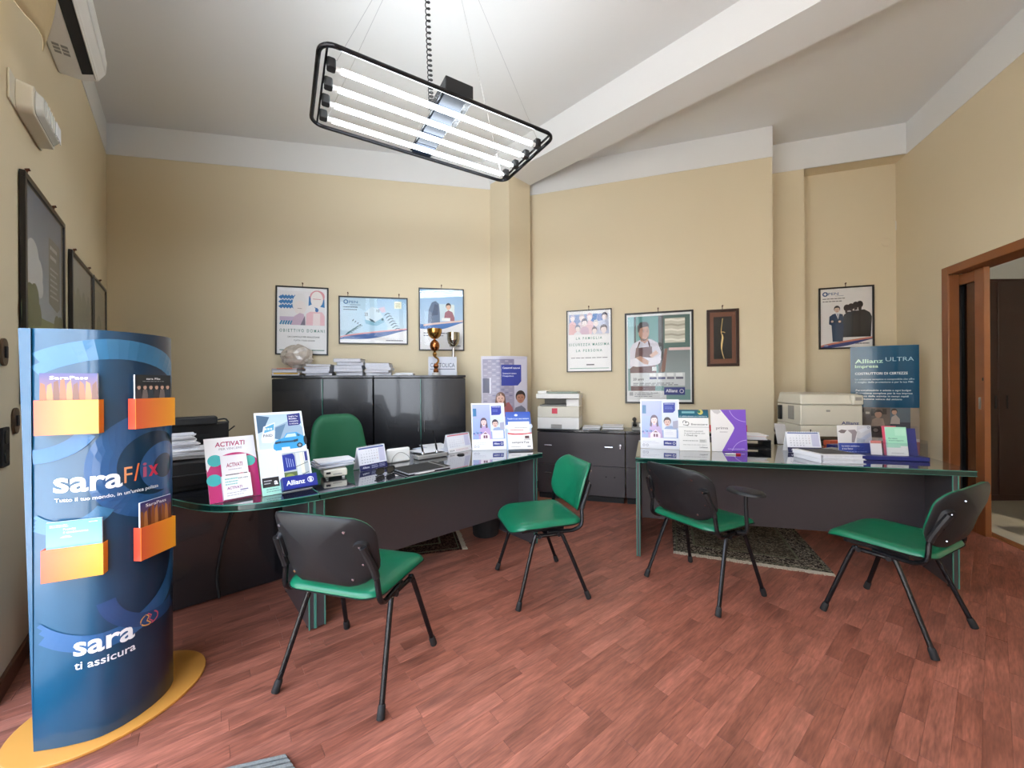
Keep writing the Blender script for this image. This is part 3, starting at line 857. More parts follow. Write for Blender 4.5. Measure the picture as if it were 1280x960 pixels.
MB().lathe([(.001, .004), (.105, .0), (.11, .006), (.135, .28), (.142, .285), (.142, .295), (.131, .295), (.106, .012), (.001, .01)], 24).build('tub', M_RUB, bn)
MB().tube([(.139 * math.cos(R(a)), .139 * math.sin(R(a)), .292) for a in range(0, 360, 15)], .006, 6, closed=True).build('rim', M_PLAST, bn)

# ------------------------------------------------------------------ cabinets
pbl, dbl = WALLS['back_left']; nbl = vec2(.195, -.981).normalized(); abl = math.atan2(dbl.y, dbl.x)
CH = 1.40; CDP = .42
fo = pbl + nbl * (CDP + .02)
def s_front(px): 
    q = on_plane(px, 475, fo, dbl); return (Vector((q.x, q.y)) - fo).dot(dbl)
cs = [s_front(x) for x in (339.5, 403.7, 466.6, 526.4, 582)]
def tall_cabinet(label, s0, sm, s1):
    p = fo + dbl * s0; w = s1 - s0
    t = thing('tall_cabinet', label, 'cabinet', (p.x, p.y, 0), abl, 'black lacquered cabinets')
    MB().box((w / 2, CDP / 2 + .012, CH / 2 + .02), (w - .006, CDP - .024, CH - .10)).build('body', M_BLACK, t, bevel=.002)
    MB().box((w / 2, CDP / 2, CH - .0125), (w, CDP + .01, .025)).build('top_board', M_BLACK, t, bevel=.002)
    MB().box((w / 2, CDP / 2 + .02, .025), (w - .02, CDP - .05, .05)).build('plinth', M_RUB, t)
    for k, (a, c) in enumerate(((0, sm - s0), (sm - s0, w))):
        d = MB().box(((a + c) / 2, .004, .715), (c - a - .007, .018, 1.30)).build('door', M_BLACK, t, bevel=.0015)
        if k == 0:
            MB().box((c - .006, -.004, .715), (.006, .008, 1.30)).build('glass_edge', M_EDGE, d)
        x = c - .03 if k == 0 else a + .03
        MB().tube([(x, -.006, .80), (x, -.028, .80), (x, -.028, .92), (x, -.006, .92)], .004, 6).build('handle', M_CHROME, d)
    return t
tall_cabinet('tall black two-door cabinet below the OBIETTIVO DOMANI poster', cs[0], cs[1], cs[2] - .004)
tall_cabinet('tall black two-door cabinet with the trophies on it', cs[2] + .004, cs[3], cs[4])

# low drawer cabinets on the wall with the printer
LCH = .785
lp = vec2(.479, 4.263); lq = vec2(1.308, 4.131)
ldir = vec2(.953, -.28).normalized(); lnrm = Vector((-ldir.y, ldir.x)); la = math.atan2(ldir.y, ldir.x)
lp = Vector(at_z(672, 622, 0)[:2]); 
def s_low(px):
    q = on_plane(px, 575, lp, ldir); return (Vector((q.x, q.y)) - lp).dot(ldir)
lw1 = s_low(781.8)
def low_cabinet(label, s0, s1, detail):
    p = lp + ldir * s0; w = s1 - s0
    t = thing('drawer_cabinet', label, 'cabinet', (p.x, p.y, 0), la)
    MB().box((w / 2, .19, .41), (w - .006, .34, .68)).build('body', M_BLACK, t)
    MB().box((w / 2, .185, LCH - .0125), (w, .37, .025)).build('top_board', M_BLACK, t, bevel=.002)
    MB().box((w / 2, .19, .028), (w - .03, .32, .056)).build('plinth', M_RUB, t)
    for k, (z0, z1) in enumerate(((.07, .392), (.398, .752))):
        d = MB().box((w / 2, .01, (z0 + z1) / 2), (w - .006, .02, z1 - z0)).build('drawer', M_ANTH, t, bevel=.0015)
        if detail:
            zz = z0 + (z1 - z0) * (.60 if k else .72)
            for x in ((.13, w - .17) if k else (.13,)):
                MB().tube([(x - .04, 0, zz), (x - .04, -.022, zz), (x + .04, -.022, zz), (x + .04, 0, zz)], .0055, 6).build('handle', M_CHROME, d)
            if k == 0:
                for x in (w - .20, w - .11): MB().tube([(x, .001, zz - .02), (x, -.001, zz - .02)], .009, 10).build('screw_hole', M_RUB, d)
            else:
                x = w - .05
                MB().tube([(x, .001, zz + .02), (x, -.004, zz + .02)], .011, 12).build('lock', M_CHROME, d)
                MB().box((x, -.014, zz + .005), (.012, .02, .045)).build('key', M_CHROME, d, bevel=.002)
    return t
low_cabinet('low anthracite drawer cabinet that carries the copier', 0, lw1 - .003, True)
low_cabinet('low anthracite drawer cabinet between the copier cabinet and the laser printer', lw1 + .003, lw1 + .85, False)
p_ = vec2(2.78, 3.74); nd = WALLS['niche'][1]; na_ = math.atan2(nd.y, nd.x)
t = thing('printer_cabinet', 'low dark cabinet under the beige laser printer', 'cabinet', (2.72, 3.86, 0), na_)
MB().box((.3, .21, .38), (.58, .4, .70)).build('body', M_BLACK, t)
MB().box((.3, .2, .7875), (.6, .44, .025)).build('top_board', M_ANTH, t, bevel=.002)
for k in range(2): MB().box((.15 + k * .3, .004, .39), (.288, .018, .66)).build('door', M_ANTH, t, bevel=.0015)

# ------------------------------------------------------------------ green swivel chair behind the long desk
sw = thing('swivel_chair', 'dark green high-backed swivel chair behind the long desk', 'office chair', (-1.29, 3.0, .0106), heading(.673, -.739))
def sb_w(x, y, d):
    return (x, -.235 - .14 * y + .06 * (x / .25) ** 2 + d, .78 + y)
ol = [(x * (1 - .26 * (y + .27) / .54 * (1 if y > -.1 else .6)), y) for x, y in rrect(.50, .54, [.08, .08, .13, .13])]
b = MB(); pad(b, ol, .05, sb_w); b.build('backrest', M_DGREEN, sw, smooth=60)
b = MB(); pad(b, [(x * 1.01, y * 1.01) for x, y in ol], -.02, lambda x, y, d: sb_w(x, y, d - .001)); b.build('back_shell', M_PLAST, sw, smooth=60)
b = MB(); pad(b, rrect(.48, .46, .1), .06, lambda x, y, d: (x, y, .43 + d - .03 * max(0, (y - .1) / .13) ** 2)); b.build('seat', M_DGREEN, sw, smooth=60)
MB().box((0, 0, .41), (.4, .38, .035)).build('seat_shell', M_PLAST, sw, bevel=.01)
MB().tube(smoothpath([(0, -.05, .40), (0, -.2, .395), (0, -.29, .45), (0, -.275, .65)], 5), .022, 8).build('back_bar', M_PLAST, sw)
MB().lathe([(.001, .1), (.035, .1), (.035, .25), (.022, .25), (.022, .40), (.001, .40)], 14).build('gas_column', M_RUB, sw)
for k in range(5):
    a = R(72 * k + 20); c, s = math.cos(a), math.sin(a)
    ar = MB().tube([(0, 0, .105), (c * .15, s * .15, .10), (c * .28, s * .28, .075)], [.025, .022, .014], 8).build('base_arm', M_PLAST, sw)
    MB().tube([(c * .28 - s * .018, s * .28 + c * .018, .03), (c * .28 + s * .018, s * .28 - c * .018, .03)], .03, 14).build('caster', M_RUB, ar)

# ------------------------------------------------------------------ framed pictures
def picture(name, label, wall, s0, s1, z0, z1, paint, fw=.014, hooks=(.5,), fm_=None, group='framed posters', flip=False, roll=0.0):
    p, d = WALLS[wall]
    if wall in ('left',):
        ux = -d; a, w = max(s0, s1), abs(s1 - s0)
    else:
        ux = d; a, w = min(s0, s1), abs(s1 - s0)
    h = z1 - z0
    base = wall_pt(wall, a, .004 if wall != 'niche' else -.186, z0)
    t = thing(name, label, 'picture', base, 0, group, rot=(0, -roll, math.atan2(ux.y, ux.x)))
    D = .020
    b = MB()
    for c, e in (((w / 2, -D / 2, fw / 2), (w, D, fw)), ((w / 2, -D / 2, h - fw / 2), (w, D, fw)), ((fw / 2, -D / 2, h / 2), (fw, D, h - 2 * fw)), ((w - fw / 2, -D / 2, h / 2), (fw, D, h - 2 * fw))):
        b.box(c, e)
    b.build('frame', fm_ or M_FRAME, t, bevel=.002, smooth=0)
    MB().box((w / 2, -.003, h / 2), (w - fw, .006, h - fw)).build('backing', M_CARD, t)
    pr = Print(w - 2 * fw, h - 2 * fw); paint(pr)
    pr.build('poster_sheet', M_PRINT, t, loc=(fw, -.0062, fw))
    gl = MB().box((w / 2, -.0150, h / 2), (w - 1.6 * fw, .001, h - 1.6 * fw)).build('glass_pane', M_PICG, t)
    for x in hooks:
        hk = MB().tube([(w * x, -.004, h - .004), (w * x, -.006, h + .03), (w * x, -.014, h + .036)], .0035, 6)
        hk.tube([(w * x, .0, h + .034), (w * x, -.016, h + .040)], .007, 8); hk.build('hook', M_BROWN, t)
    return t

SK1, SK2, HAIR, HAIRB = (224, 184, 160), (198, 150, 122), (58, 42, 38), (104, 72, 54)
def face(p, x, y, r, skin=SK1, hair=HAIR, long=False, detail=True, aspect=1.3):
    ry = r * aspect * p.w / p.h
    if long:
        for e in (-1, 1): p.poly([(x + e * r * .55, y - ry * .8), (x + e * r * 1.12, y - ry * .3), (x + e * r * 1.35, y + ry * 1.5), (x + e * r * .75, y + ry * 1.7), (x + e * r * .62, y + ry * .6)], hair)
        p.rect(x - r * .35, y + ry * .6, x + r * .35, y + ry * 1.3, tuple(int(c * .92) for c in skin))
    p.ell(x, y - ry * .25, r * 1.12, hair, ry * 1.05)
    p.ell(x, y, r * .92, skin, ry)
    p.poly([(x - r * .95, y - ry * .25), (x - r * .75, y - ry * 1.0), (x, y - ry * 1.25), (x + r * .75, y - ry * 1.0), (x + r * .95, y - ry * .25), (x + r * .45, y - ry * .62), (x - r * .5, y - ry * .55)], hair)
    if detail:
        for s in (-1, 1):
            p.ell(x + s * r * .36, y - ry * .05, r * .12, (60, 44, 40), n=8, step=0)
        p.k += 1
        p.poly([(x - r * .05, y + ry * .05), (x + r * .12, y + ry * .32), (x - r * .12, y + ry * .32)], tuple(int(c * .88) for c in skin))
        p.ell(x, y + ry * .56, r * .32, (170, 96, 90), ry * .10, n=10)
def wave(p, y0, y1, drop, cols):
    """the red-and-blue swoosh across the foot of the OPEN posters"""
    n = 16
    f = lambda x: y1 + (y0 - y1) * x ** 0.75
    p.poly([(i / n, f(i / n)) for i in range(n + 1)] + [(1, 1), (0, 1)], (236, 236, 238))
    p.poly([(i / n, f(i / n)) for i in range(n + 1)] + [(1 - i / n, f(1 - i / n) + .035) for i in range(n + 1)], cols[0])
    p.poly([(i / n, f(i / n) + .03) for i in range(n + 1)] + [(1 - i / n, f(1 - i / n) + .04 + drop * math.sin(math.pi * min(1, (1 - i / n) * .85 + .12)) ** 1.5) for i in range(n + 1)], cols[1])
    p.lines(.68, .94, .93, 1, .02, .018, (90, 90, 110), 0)

def paint_obiettivo(p):
    p.rect(0, 0, 1, 1, (238, 238, 240))
    p.rect(.05, .05, .95, .565, (232, 230, 232))
    for y in (.145, .215, .285):
        pts = [(.05 + i * .03, y + (.012 if i % 2 else -.012)) for i in range(12)]
        p.stroke(pts, .075, (52, 122, 184), 0)
    p.k += 1
    for i in range(5): p.stroke([(.06 + i * .05, .56), (.10 + i * .05, .49)], .035, (60, 128, 170), 0)
    p.k += 1
    p.rect(.05, .44, .36, .50, (196, 178, 204))
    p.poly([(.63, .12), (.94, .14), (.95, .29), (.82, .27), (.78, .33), (.70, .24), (.62, .27)], (46, 120, 180))
    p.ell(.45, .24, .15, (228, 226, 226), .16); p.ell(.45, .30, .12, (232, 224, 222), .11)
    p.poly([(.27, .565), (.34, .43), (.45, .38), (.53, .40), (.55, .565)], (200, 176, 196))
    p.poly([(.46, .565), (.55, .42), (.56, .565)], (120, 110, 128))
    p.ell(.80, .12, .15, (218, 150, 160), .09); p.ell(.79, .17, .125, (236, 230, 228), .125)
    p.stroke([(.71, .16), (.87, .165)], .012, (200, 120, 130)); p.stroke([(.40, .31), (.49, .315)], .012, (170, 150, 150))
    p.poly([(.57, .565), (.58, .39), (.66, .355), (.90, .36), (.95, .42), (.95, .565)], (232, 190, 198))
    p.poly([(.71, .565), (.72, .38), (.86, .38), (.86, .565)], (240, 224, 224))
    p.ell(.79, .33, .035, (54, 104, 168), .03)
    p.text('O B I E T T I V O   D O M A N I', .5, .672, .066, (58, 122, 112), 'c', .012, .90)
    p.text('UN CAPITALE PER REALIZZARE', .53, .755, .03, (70, 70, 74), 'c', .012, .64)
    p.text('TUTTI I TUOI SOGNI', .54, .81, .03, (90, 90, 94), 'c', .012, .42)
    p.stroke([(.05, .945), (.95, .945)], .016, (54, 116, 100))
def paint_open_money(p):
    p.rect(0, 0, 1, .9, (150, 192, 224), (214, 232, 240))
    p.rect(.0, .0, .55, .85, (190, 214, 230), (176, 212, 232), True)
    p.ring(.085, .095, .028, .014, (52, 110, 170), n=12); p.text('PEN', .13, .125, .08, (70, 120, 170), 'l', .01, .13)
    p.lines(.15, .30, .15, 1, .03, .018, (130, 160, 185), 0)
    p.lines(.05, .27, .20, 2, .055, .022, (70, 96, 120), .15)
    # a folded cushion of bank notes
    p.poly([(.34, .66), (.36, .3), (.46, .2), (.60, .26), (.64, .46), (.70, .60), (.70, .72), (.36, .78)], (176, 212, 232))
    p.poly([(.36, .32), (.47, .19), (.57, .23), (.64, .42), (.52, .53), (.38, .50)], (206, 226, 238))
    p.poly([(.36, .48), (.52, .53), (.64, .42), (.66, .52), (.54, .62), (.38, .58)], (126, 182, 206))
    p.text('20', .36, .40, .11, (72, 92, 110), 'l', .01, .05); p.text('10', .54, .31, .09, (64, 84, 100), 'l', .01, .045)
    p.poly([(.42, .45), (.48, .48), (.53, .55), (.46, .52)], (54, 92, 108)); p.ell(.63, .47, .018, (50, 96, 112))
    p.poly([(.57, .22), (.66, .18), (.68, .30), (.62, .32)], (214, 196, 214))
    for i in range(8):
        x, y = .66 + i * .024, .36 + i * .055
        p.stroke([(x, y + .02), (x + .05, y - .035), (x + .085, y - .02)], .013, (44, 84, 104), 0)
    for i in range(6):
        x, y = .06 + i * .03, .86 - i * .03
        p.stroke([(x, y), (x + .06, y - .10), (x + .12, y - .09)], .011, (60, 110, 124), 0)
    for i in range(4): p.stroke([(.18 + i * .035, .52 + i * .03), (.20 + i * .035, .48 + i * .035)], .012, (60, 84, 104), 0)
    p.k += 1
    p.rect(.81, .06, .92, .22, (240, 240, 214)); p.lines(.83, .90, .10, 3, .035, .018, (150, 160, 110), .1)
    wave(p, .66, .86, .11, ((226, 160, 160), (58, 96, 160)))
def paint_open_office(p):
    p.rect(0, 0, 1, 1, (150, 190, 226), (196, 216, 236))
    p.rect(.44, .24, .78, .52, (206, 224, 232)); p.rect(.62, .25, .80, .50, (226, 236, 236))
    p.poly([(.18, .56), (.20, .34), (.27, .22), (.36, .19), (.44, .24), (.46, .40), (.46, .56)], (92, 112, 142))
    p.poly([(.27, .44), (.34, .24), (.42, .26), (.42, .42)], (66, 84, 114))
    p.poly([(.55, .52), (.58, .38), (.66, .34), (.75, .37), (.80, .46), (.80, .52)], (150, 96, 108))
    face(p, .66, .285, .055, SK1, (62, 52, 60), detail=False)
    p.rect(.5, .47, .7, .52, (236, 240, 240)); 
    wave(p, .50, .60, .08, ((226, 196, 190), (66, 118, 186)))
    p.lines(.08, .62, .72, 2, .04, .016, (110, 110, 130), .3)
    p.poly([(0, .58), (.08, .585), (.08, .62), (0, .66)], (66, 118, 186))
def paint_famiglia(p):
    p.rect(0, 0, 1, 1, (236, 236, 238))
    p.rect(.04, .055, .96, .39, (206, 210, 226))
    p.rect(.04, .055, .46, .39, (126, 146, 192))
    p.poly([(.60, .055), (.70, .055), (.62, .37), (.48, .37), (.50, .25)], (44, 112, 186))
    p.poly([(.70, .06), (.80, .06), (.82, .17), (.68, .18)], (116, 138, 196))
    for x, y, r, hair, sh in ((.12, .12, .055, (186, 182, 204), (226, 184, 188)), (.34, .12, .06, (196, 184, 190), (220, 206, 214)), (.52, .11, .06, (206, 176, 190), (226, 196, 206)),
                              (.40, .20, .065, (96, 92, 112), (206, 178, 200)), (.24, .29, .055, (120, 130, 160), (226, 224, 230)), (.66, .22, .055, (206, 204, 206), (190, 196, 216)),
                              (.86, .11, .06, (70, 66, 88), (190, 196, 220)), (.63, .335, .055, (126, 116, 130), (226, 224, 228)), (.84, .32, .07, (104, 96, 108), (226, 222, 226))):
        top = y + r * .9
        p.poly([(x - r * 1.7, .39), (x - r * 1.4, top + .03), (x - r * .4, top), (x + r * .4, top), (x + r * 1.4, top + .03), (x + r * 1.7, .39)], sh)
        face(p, x, y, r, (234, 222, 222), hair, detail=False)
    for i, (s, y, f) in enumerate((('L A   F A M I G L I A', .475, .60), ('S I C U R E Z Z A   M A S S I M A', .58, .92), ('L A   P E R S O N A', .68, .60))):
        p.text(s, .5, y, .06, (64, 138, 124), 'c', .012, f)
    p.lines(.08, .92, .775, 1, .02, .012, (110, 110, 116), 0)
    p.rect(.44, .885, .62, .905, (96, 96, 104)); p.stroke([(.05, .955), (.95, .955)], .012, (96, 150, 136))
def paint_apron(p):
    p.rect(0, 0, 1, 1, (226, 228, 230)); p.rect(.02, .025, .98, .975, (112, 152, 150))
    p.rect(.02, .025, .13, .62, (140, 196, 204), (200, 216, 222)); p.rect(.12, .025, .15, .35, (44, 58, 68)); p.rect(.15, .025, .53, .5, (78, 140, 138), (110, 158, 154))
    p.rect(.50, .025, .58, .75, (74, 74, 74)); p.rect(.58, .025, .98, .40, (76, 106, 100)); p.rect(.58, .40, .98, .86, (120, 132, 132), (160, 172, 174))
    p.rect(.60, .06, .905, .335, (206, 204, 188))
    for i in range(5): p.stroke([(.60, .08 + i * .055), (.70, .075 + i * .055), (.80, .09 + i * .055), (.905, .08 + i * .055)], .03, ((236, 234, 222), (172, 168, 150))[i % 2], 0)
    p.k += 1
    p.rect(.66, .39, .98, .42, (222, 196, 196)); p.poly([(.53, .66), (.60, .40), (.64, .40), (.60, .66)], (132, 96, 84))
    # the man: shirt, apron, folded arms, head
    p.poly([(.05, .60), (.05, .40), (.10, .335), (.22, .29), (.38, .285), (.49, .33), (.545, .44), (.53, .56), (.45, .585), (.44, .80), (.10, .80), (.12, .60)], (206, 204, 216))
    p.poly([(.13, .50), (.15, .385), (.40, .37), (.41, .50)], (92, 50, 48)); p.stroke([(.17, .39), (.21, .315)], .022, (80, 42, 42)); p.stroke([(.37, .38), (.345, .305)], .022, (80, 42, 42))
    p.poly([(.07, .94), (.05, .62), (.13, .575), (.42, .575), (.47, .60), (.44, .94)], (98, 60, 60))
    p.poly([(.05, .585), (.06, .515), (.20, .485), (.42, .50), (.52, .47), (.545, .52), (.50, .575), (.40, .59), (.16, .60)], (222, 220, 230))
    p.poly([(.14, .495), (.22, .475), (.35, .535), (.34, .575), (.28, .57)], (190, 146, 124)); p.poly([(.36, .47), (.46, .415), (.50, .45), (.40, .50)], (214, 180, 166))
    p.poly([(.22, .30), (.23, .25), (.34, .25), (.345, .305), (.29, .335)], (176, 132, 110))
    p.ell(.275, .205, .085, (186, 142, 118), .095); p.poly([(.20, .235), (.24, .28), (.31, .285), (.355, .24), (.35, .265), (.30, .305), (.25, .30), (.205, .26)], (96, 74, 66))
    p.poly([(.18, .20), (.175, .13), (.22, .09), (.31, .085), (.355, .115), (.36, .16), (.33, .14), (.26, .15), (.215, .16), (.20, .21)], (48, 40, 40))
    p.stroke([(.25, .178), (.285, .176)], .010, (52, 40, 38)); p.stroke([(.315, .176), (.345, .178)], .010, (52, 40, 38))
    p.ell(.268, .197, .012, (44, 36, 36), n=8); p.ell(.33, .197, .012, (44, 36, 36), n=8); p.poly([(.30, .19), (.328, .225), (.30, .228)], (166, 120, 98)); p.stroke([(.28, .25), (.33, .246)], .010, (140, 84, 78))
    p.rect(.40, .60, .47, .65, (220, 224, 224))
    p.rect(.06, .67, .90, .82, (206, 210, 212)); p.text('20 anni', .10, .755, .04, (70, 70, 80), 'l', .02)
    for i in range(4):
        x = .36 + i * .135; p.rect(x, .675, x + .10, .71, (236, 238, 238)); p.rect(x, .72, x + .11, .742, (48, 56, 120) if i < 2 else (90, 90, 110))
    p.lines(.10, .85, .785, 2, .018, .008, (96, 100, 110), .2)
    p.rect(.02, .875, .62, .975, (214, 216, 218)); p.rect(.04, .89, .10, .93, (150, 154, 160)); p.lines(.12, .55, .895, 3, .02, .007, (120, 124, 130), .4)
    p.rect(.585, .835, .90, .92, (44, 58, 130)); p.text('Allianz', .61, .89, .05, (230, 234, 246), 'l', .02, .18); p.ring(.85, .878, .028, .008, (230, 234, 246), n=14)
def paint_open_men(p):
    p.rect(0, 0, 1, 1, (228, 226, 226))
    p.ring(.10, .085, .045, .022, (66, 88, 130), n=4); p.ring(.10, .085, .05, .016, (66, 88, 130), n=10); p.text('PEN', .16, .105, .062, (84, 108, 150), 'l', .01, .2)
    p.lines(.3, .46, .118, 1, .02, .008, (120, 130, 150), 0); p.lines(.05, .50, .16, 2, .045, .014, (100, 100, 104), .2)
    for x, w, t, c in ((.56, .12, .40, (36, 46, 58)), (.66, .14, .385, (32, 40, 52)), (.76, .17, .37, (30, 34, 38)), (.82, .18, .375, (46, 44, 44))):
        p.poly([(x - w, .83), (x - w * .98, .50), (x - w * .8, t + .05), (x - w * .2, t), (x + w * .2, t), (x + w * .75, t + .05), (x + w * .98, .50), (x + w * .85, .83)], c)
    for x, y in ((.52, .335), (.60, .32), (.69, .295), (.77, .285)): p.ell(x, y, .062, (36, 32, 34), .058); p.poly([(x - .035, y + .03), (x + .035, y + .03), (x + .03, y + .085), (x - .03, y + .085)], (56, 48, 48))
    p.rect(.53, .385, .60, .40, (220, 220, 222)); p.rect(.69, .375, .75, .388, (220, 220, 222))
    p.poly([(.24, .90), (.22, .62), (.17, .60), (.18, .47), (.25, .43), (.33, .415), (.44, .44), (.46, .52), (.44, .60), (.46, .62), (.44, .90)], (24, 52, 84))
    p.poly([(.30, .42), (.35, .52), (.38, .415)], (220, 222, 230)); p.poly([(.33, .43), (.345, .51), (.36, .43)], (150, 156, 176))
    p.stroke([(.20, .56), (.42, .57)], .04, (18, 40, 66)); p.ell(.235, .555, .026, (216, 190, 176)); p.ell(.38, .56, .026, (216, 190, 176))
    face(p, .33, .355, .055, (214, 188, 172), (40, 34, 36))
    wave(p, .83, .965, .05, ((206, 126, 110), (50, 66, 130)))
    p.ell(.11, .965, .045, (150, 164, 200), .015)
def sky_poster(p):
    p.rect(0, 0, 1, .62, (98, 118, 148), (172, 184, 196)); p.rect(0, .60, 1, 1, (128, 140, 92), (104, 122, 70))
    for x, y, r in ((.2, .32, .14), (.32, .38, .12), (.14, .42, .12), (.36, .45, .09)): p.ell(x, y, r, (212, 216, 222), r * .6)
    for x, y, r in ((.14, .56, .14), (.30, .60, .10), (.24, .52, .10), (.84, .62, .10), (.94, .61, .09), (.06, .60, .12)): p.ell(x, y, r, (86, 100, 68), r * .75)
    p.poly([(0, .68), (.5, .63), (1, .66), (1, 1), (0, 1)], (124, 140, 84))
    p.poly([(.60, .14), (.93, .14), (.93, .50), (.84, .53), (.60, .50)], (116, 120, 118)); p.lines(.64, .88, .18, 2, .05, .02, (206, 208, 210), .3); p.lines(.64, .88, .30, 6, .03, .010, (190, 192, 194), .3)
def grey_poster(p):
    p.rect(0, 0, 1, 1, (182, 186, 188), (150, 156, 140))
    for i in range(9): p.ell(.15 + .09 * i, .35 + .05 * math.sin(i * 2.1), .10, (150 - i * 3, 156 - i * 2, 142), .12)
    p.rect(.1, .62, .9, .9, (206, 206, 200)); p.lines(.15, .85, .68, 6, .035, .014, (120, 124, 120), .3)
def grey_poster2(p):
    p.rect(0, 0, 1, 1, (176, 172, 160)); p.rect(.08, .06, .92, .55, (150, 156, 150), (184, 180, 164)); p.ell(.5, .4, .2, (120, 126, 116)); p.lines(.12, .88, .64, 7, .04, .014, (120, 116, 108), .3)

def pic(name, label, wall, tl, tr, bl, br, paint, **k):
    s, z = zip(*[on_wall(q[0], q[1], wall) for q in (tl, tr, bl, br)])
    return picture(name, label, wall, (s[0] + s[2]) / 2, (s[1] + s[3]) / 2, (z[2] + z[3]) / 2, (z[0] + z[1]) / 2, paint, **k)
pic('framed_poster', 'white poster reading OBIETTIVO DOMANI in a black frame over the tall cabinet', 'back_left', (343, 357.5), (409, 359), (346, 444), (411.5, 443), paint_obiettivo, roll=R(-.7))
pic('framed_poster', 'pale blue landscape-format poster with folded bank notes in a black frame', 'back_left', (423, 370), (510, 373), (424.5, 431), (510, 430), paint_open_money, hooks=(.13, .87))
pic('framed_poster', 'light blue poster with two office people in a black frame behind the trophies', 'back_left', (523, 360), (580, 362), (524, 438), (580, 439), paint_open_office)
pic('framed_poster', 'white poster reading LA FAMIGLIA SICUREZZA MASSIMA in a thin black frame', 'back_right', (708.5, 389), (765, 385.5), (708.5, 465), (765, 465), paint_famiglia, fw=.012)
pic('framed_poster', 'large framed poster of a man in a brown apron with folded arms', 'back_right', (781, 392), (866.5, 387.5), (781.5, 504), (867, 505), paint_apron, fw=.02)
sN = 0.0
def pic_niche(name, label, tl, br, paint, **k):
    p0 = wall_pt('niche', 0, -.19); d = WALLS['niche'][1]
    a = on_plane(tl[0], tl[1], p0, d); c = on_plane(br[0], br[1], p0, d)
    s = [(Vector((q.x, q.y)) - Vector((p0.x, p0.y))).dot(d) for q in (a, c)]
    return picture(name, label, 'niche', s[0], s[1], c.z, a.z, paint, **k)
pic_niche('framed_poster', 'framed poster of a suited man in front of four men seen from behind', (1022.5, 361), (1092, 435), paint_open_men, fw=.016)
# shadow box with a gilt figure
s0, z1_ = on_wall(883, 388, 'back_right'); s1, z0_ = on_wall(923.7, 457.5, 'back_right')
def paint_black(p): p.rect(0, 0, 1, 1, (112, 66, 46)); p.rect(.15, .09, .85, .91, (10, 9, 10))
sb_ = picture('shadow_box', 'narrow brown wooden frame with a thin gilt relief figure on black', 'back_right', s0, s1, z0_, z1_, paint_black, fw=.03, fm_=mat('dark_walnut', srgb(50, 26, 18), .3, noise=.2), group='wall decoration')
w_, h_ = abs(s1 - s0), z1_ - z0_
b = MB(); b.tube(smoothpath([(w_ * .50, -.011, h_ * .84), (w_ * .47, -.011, h_ * .72), (w_ * .45, -.011, h_ * .60), (w_ * .48, -.011, h_ * .54)], 4), [.0035] * 13, 7)
b.tube(smoothpath([(w_ * .44, -.011, h_ * .60), (w_ * .52, -.011, h_ * .60), (w_ * .57, -.011, h_ * .585)], 3), .0045, 7)
b.tube([(w_ * .48, -.011, h_ * .56), (w_ * .50, -.011, h_ * .50), (w_ * .47, -.011, h_ * .40), (w_ * .46, -.011, h_ * .30)], [.006, .010, .010, .006], 8)
b.tube(smoothpath([(w_ * .46, -.011, h_ * .31), (w_ * .49, -.011, h_ * .22), (w_ * .54, -.011, h_ * .13)], 4), [.0045, .0045, .004, .004, .0035, .0035, .003, .003, .003], 7)
b.build('gilt_figure', mat('pale_gilt', srgb(206, 176, 120), .35, metal=.7, noise=.2), sb_)
s0, z0 = on_wall(21.6, 210.4, 'left'); s1, _ = on_wall(74.8, 278.7, 'left')
picture('framed_poster', 'largest of three frames on the near wall, green field under a cloudy sky', 'left', s0, s1, 1.22, 2.34, sky_poster, fw=.03, hooks=(.12, .75))
picture('framed_poster', 'middle grey framed print behind the blue leaflet column', 'left', on_wall(84, 313, 'left')[0], on_wall(111.5, 340, 'left')[0], 1.2, 2.235, grey_poster, fw=.028, hooks=(.2, .9))
picture('framed_poster', 'grey framed print closest to the corner above the black printer', 'left', on_wall(112.6, 345, 'left')[0], on_wall(129, 361, 'left')[0], 1.2, 2.245, grey_poster2, fw=.024, hooks=(.6,))

# small things on the walls
def wall_thing(name, label, cat, wall, s, z, off=.001):
    p, d = WALLS[wall]; ux = -d if wall == 'left' else d
    return thing(name, label, cat, wall_pt(wall, s, off if wall != 'niche' else -.19 + off, z), math.atan2(ux.y, ux.x))
M_BRONZE = mat('bronze_plate', srgb(92, 74, 58), .35, metal=.5, noise=.1)
for px, py, lab in ((2, 440, 'oval bronze switch plate, higher one beside the leaflet column'), (17, 526, 'bronze switch plate, lower one tucked behind the leaflet column')):
    s, z = on_wall(px, py, 'left')
    t = wall_thing('switch_plate', lab, 'switch', 'left', s, z)
    MB().prism(rrect(.075, .12, .034), 0, .010, M=Matrix.Rotation(R(90), 4, 'X')).build('plate', M_BRONZE, t, bevel=.003)
    MB().box((0, -.0115, 0), (.026, .008, .05)).build('rocker', M_RUB, t, bevel=.002)
s, z = on_wall(3, 559, 'left')
t = wall_thing('socket_plate', 'black double socket plate low on the near wall', 'socket', 'left', s, z)
MB().prism(rrect(.085, .17, .008), 0, .010, M=Matrix.Rotation(R(90), 4, 'X')).build('plate', M_RUB, t, bevel=.002)
for e in (-.042, .042): MB().prism(rrect(.05, .06, .02), .009, .013, M=TR(0, 0, e) @ Matrix.Rotation(R(90), 4, 'X')).build('outlet', M_PLAST, t, bevel=.001)
sN_, zN_ = (1.0, 2.77)
q = on_plane(1108, 303, wall_pt('niche', 0, -.19), WALLS['niche'][1])
sN_ = (Vector((q.x, q.y)) - Vector(wall_pt('niche', 0, -.19)[:2])).dot(WALLS['niche'][1])
t = wall_thing('junction_cover', 'round beige cover cap painted over in the wall niche', 'cover', 'niche', sN_, q.z)
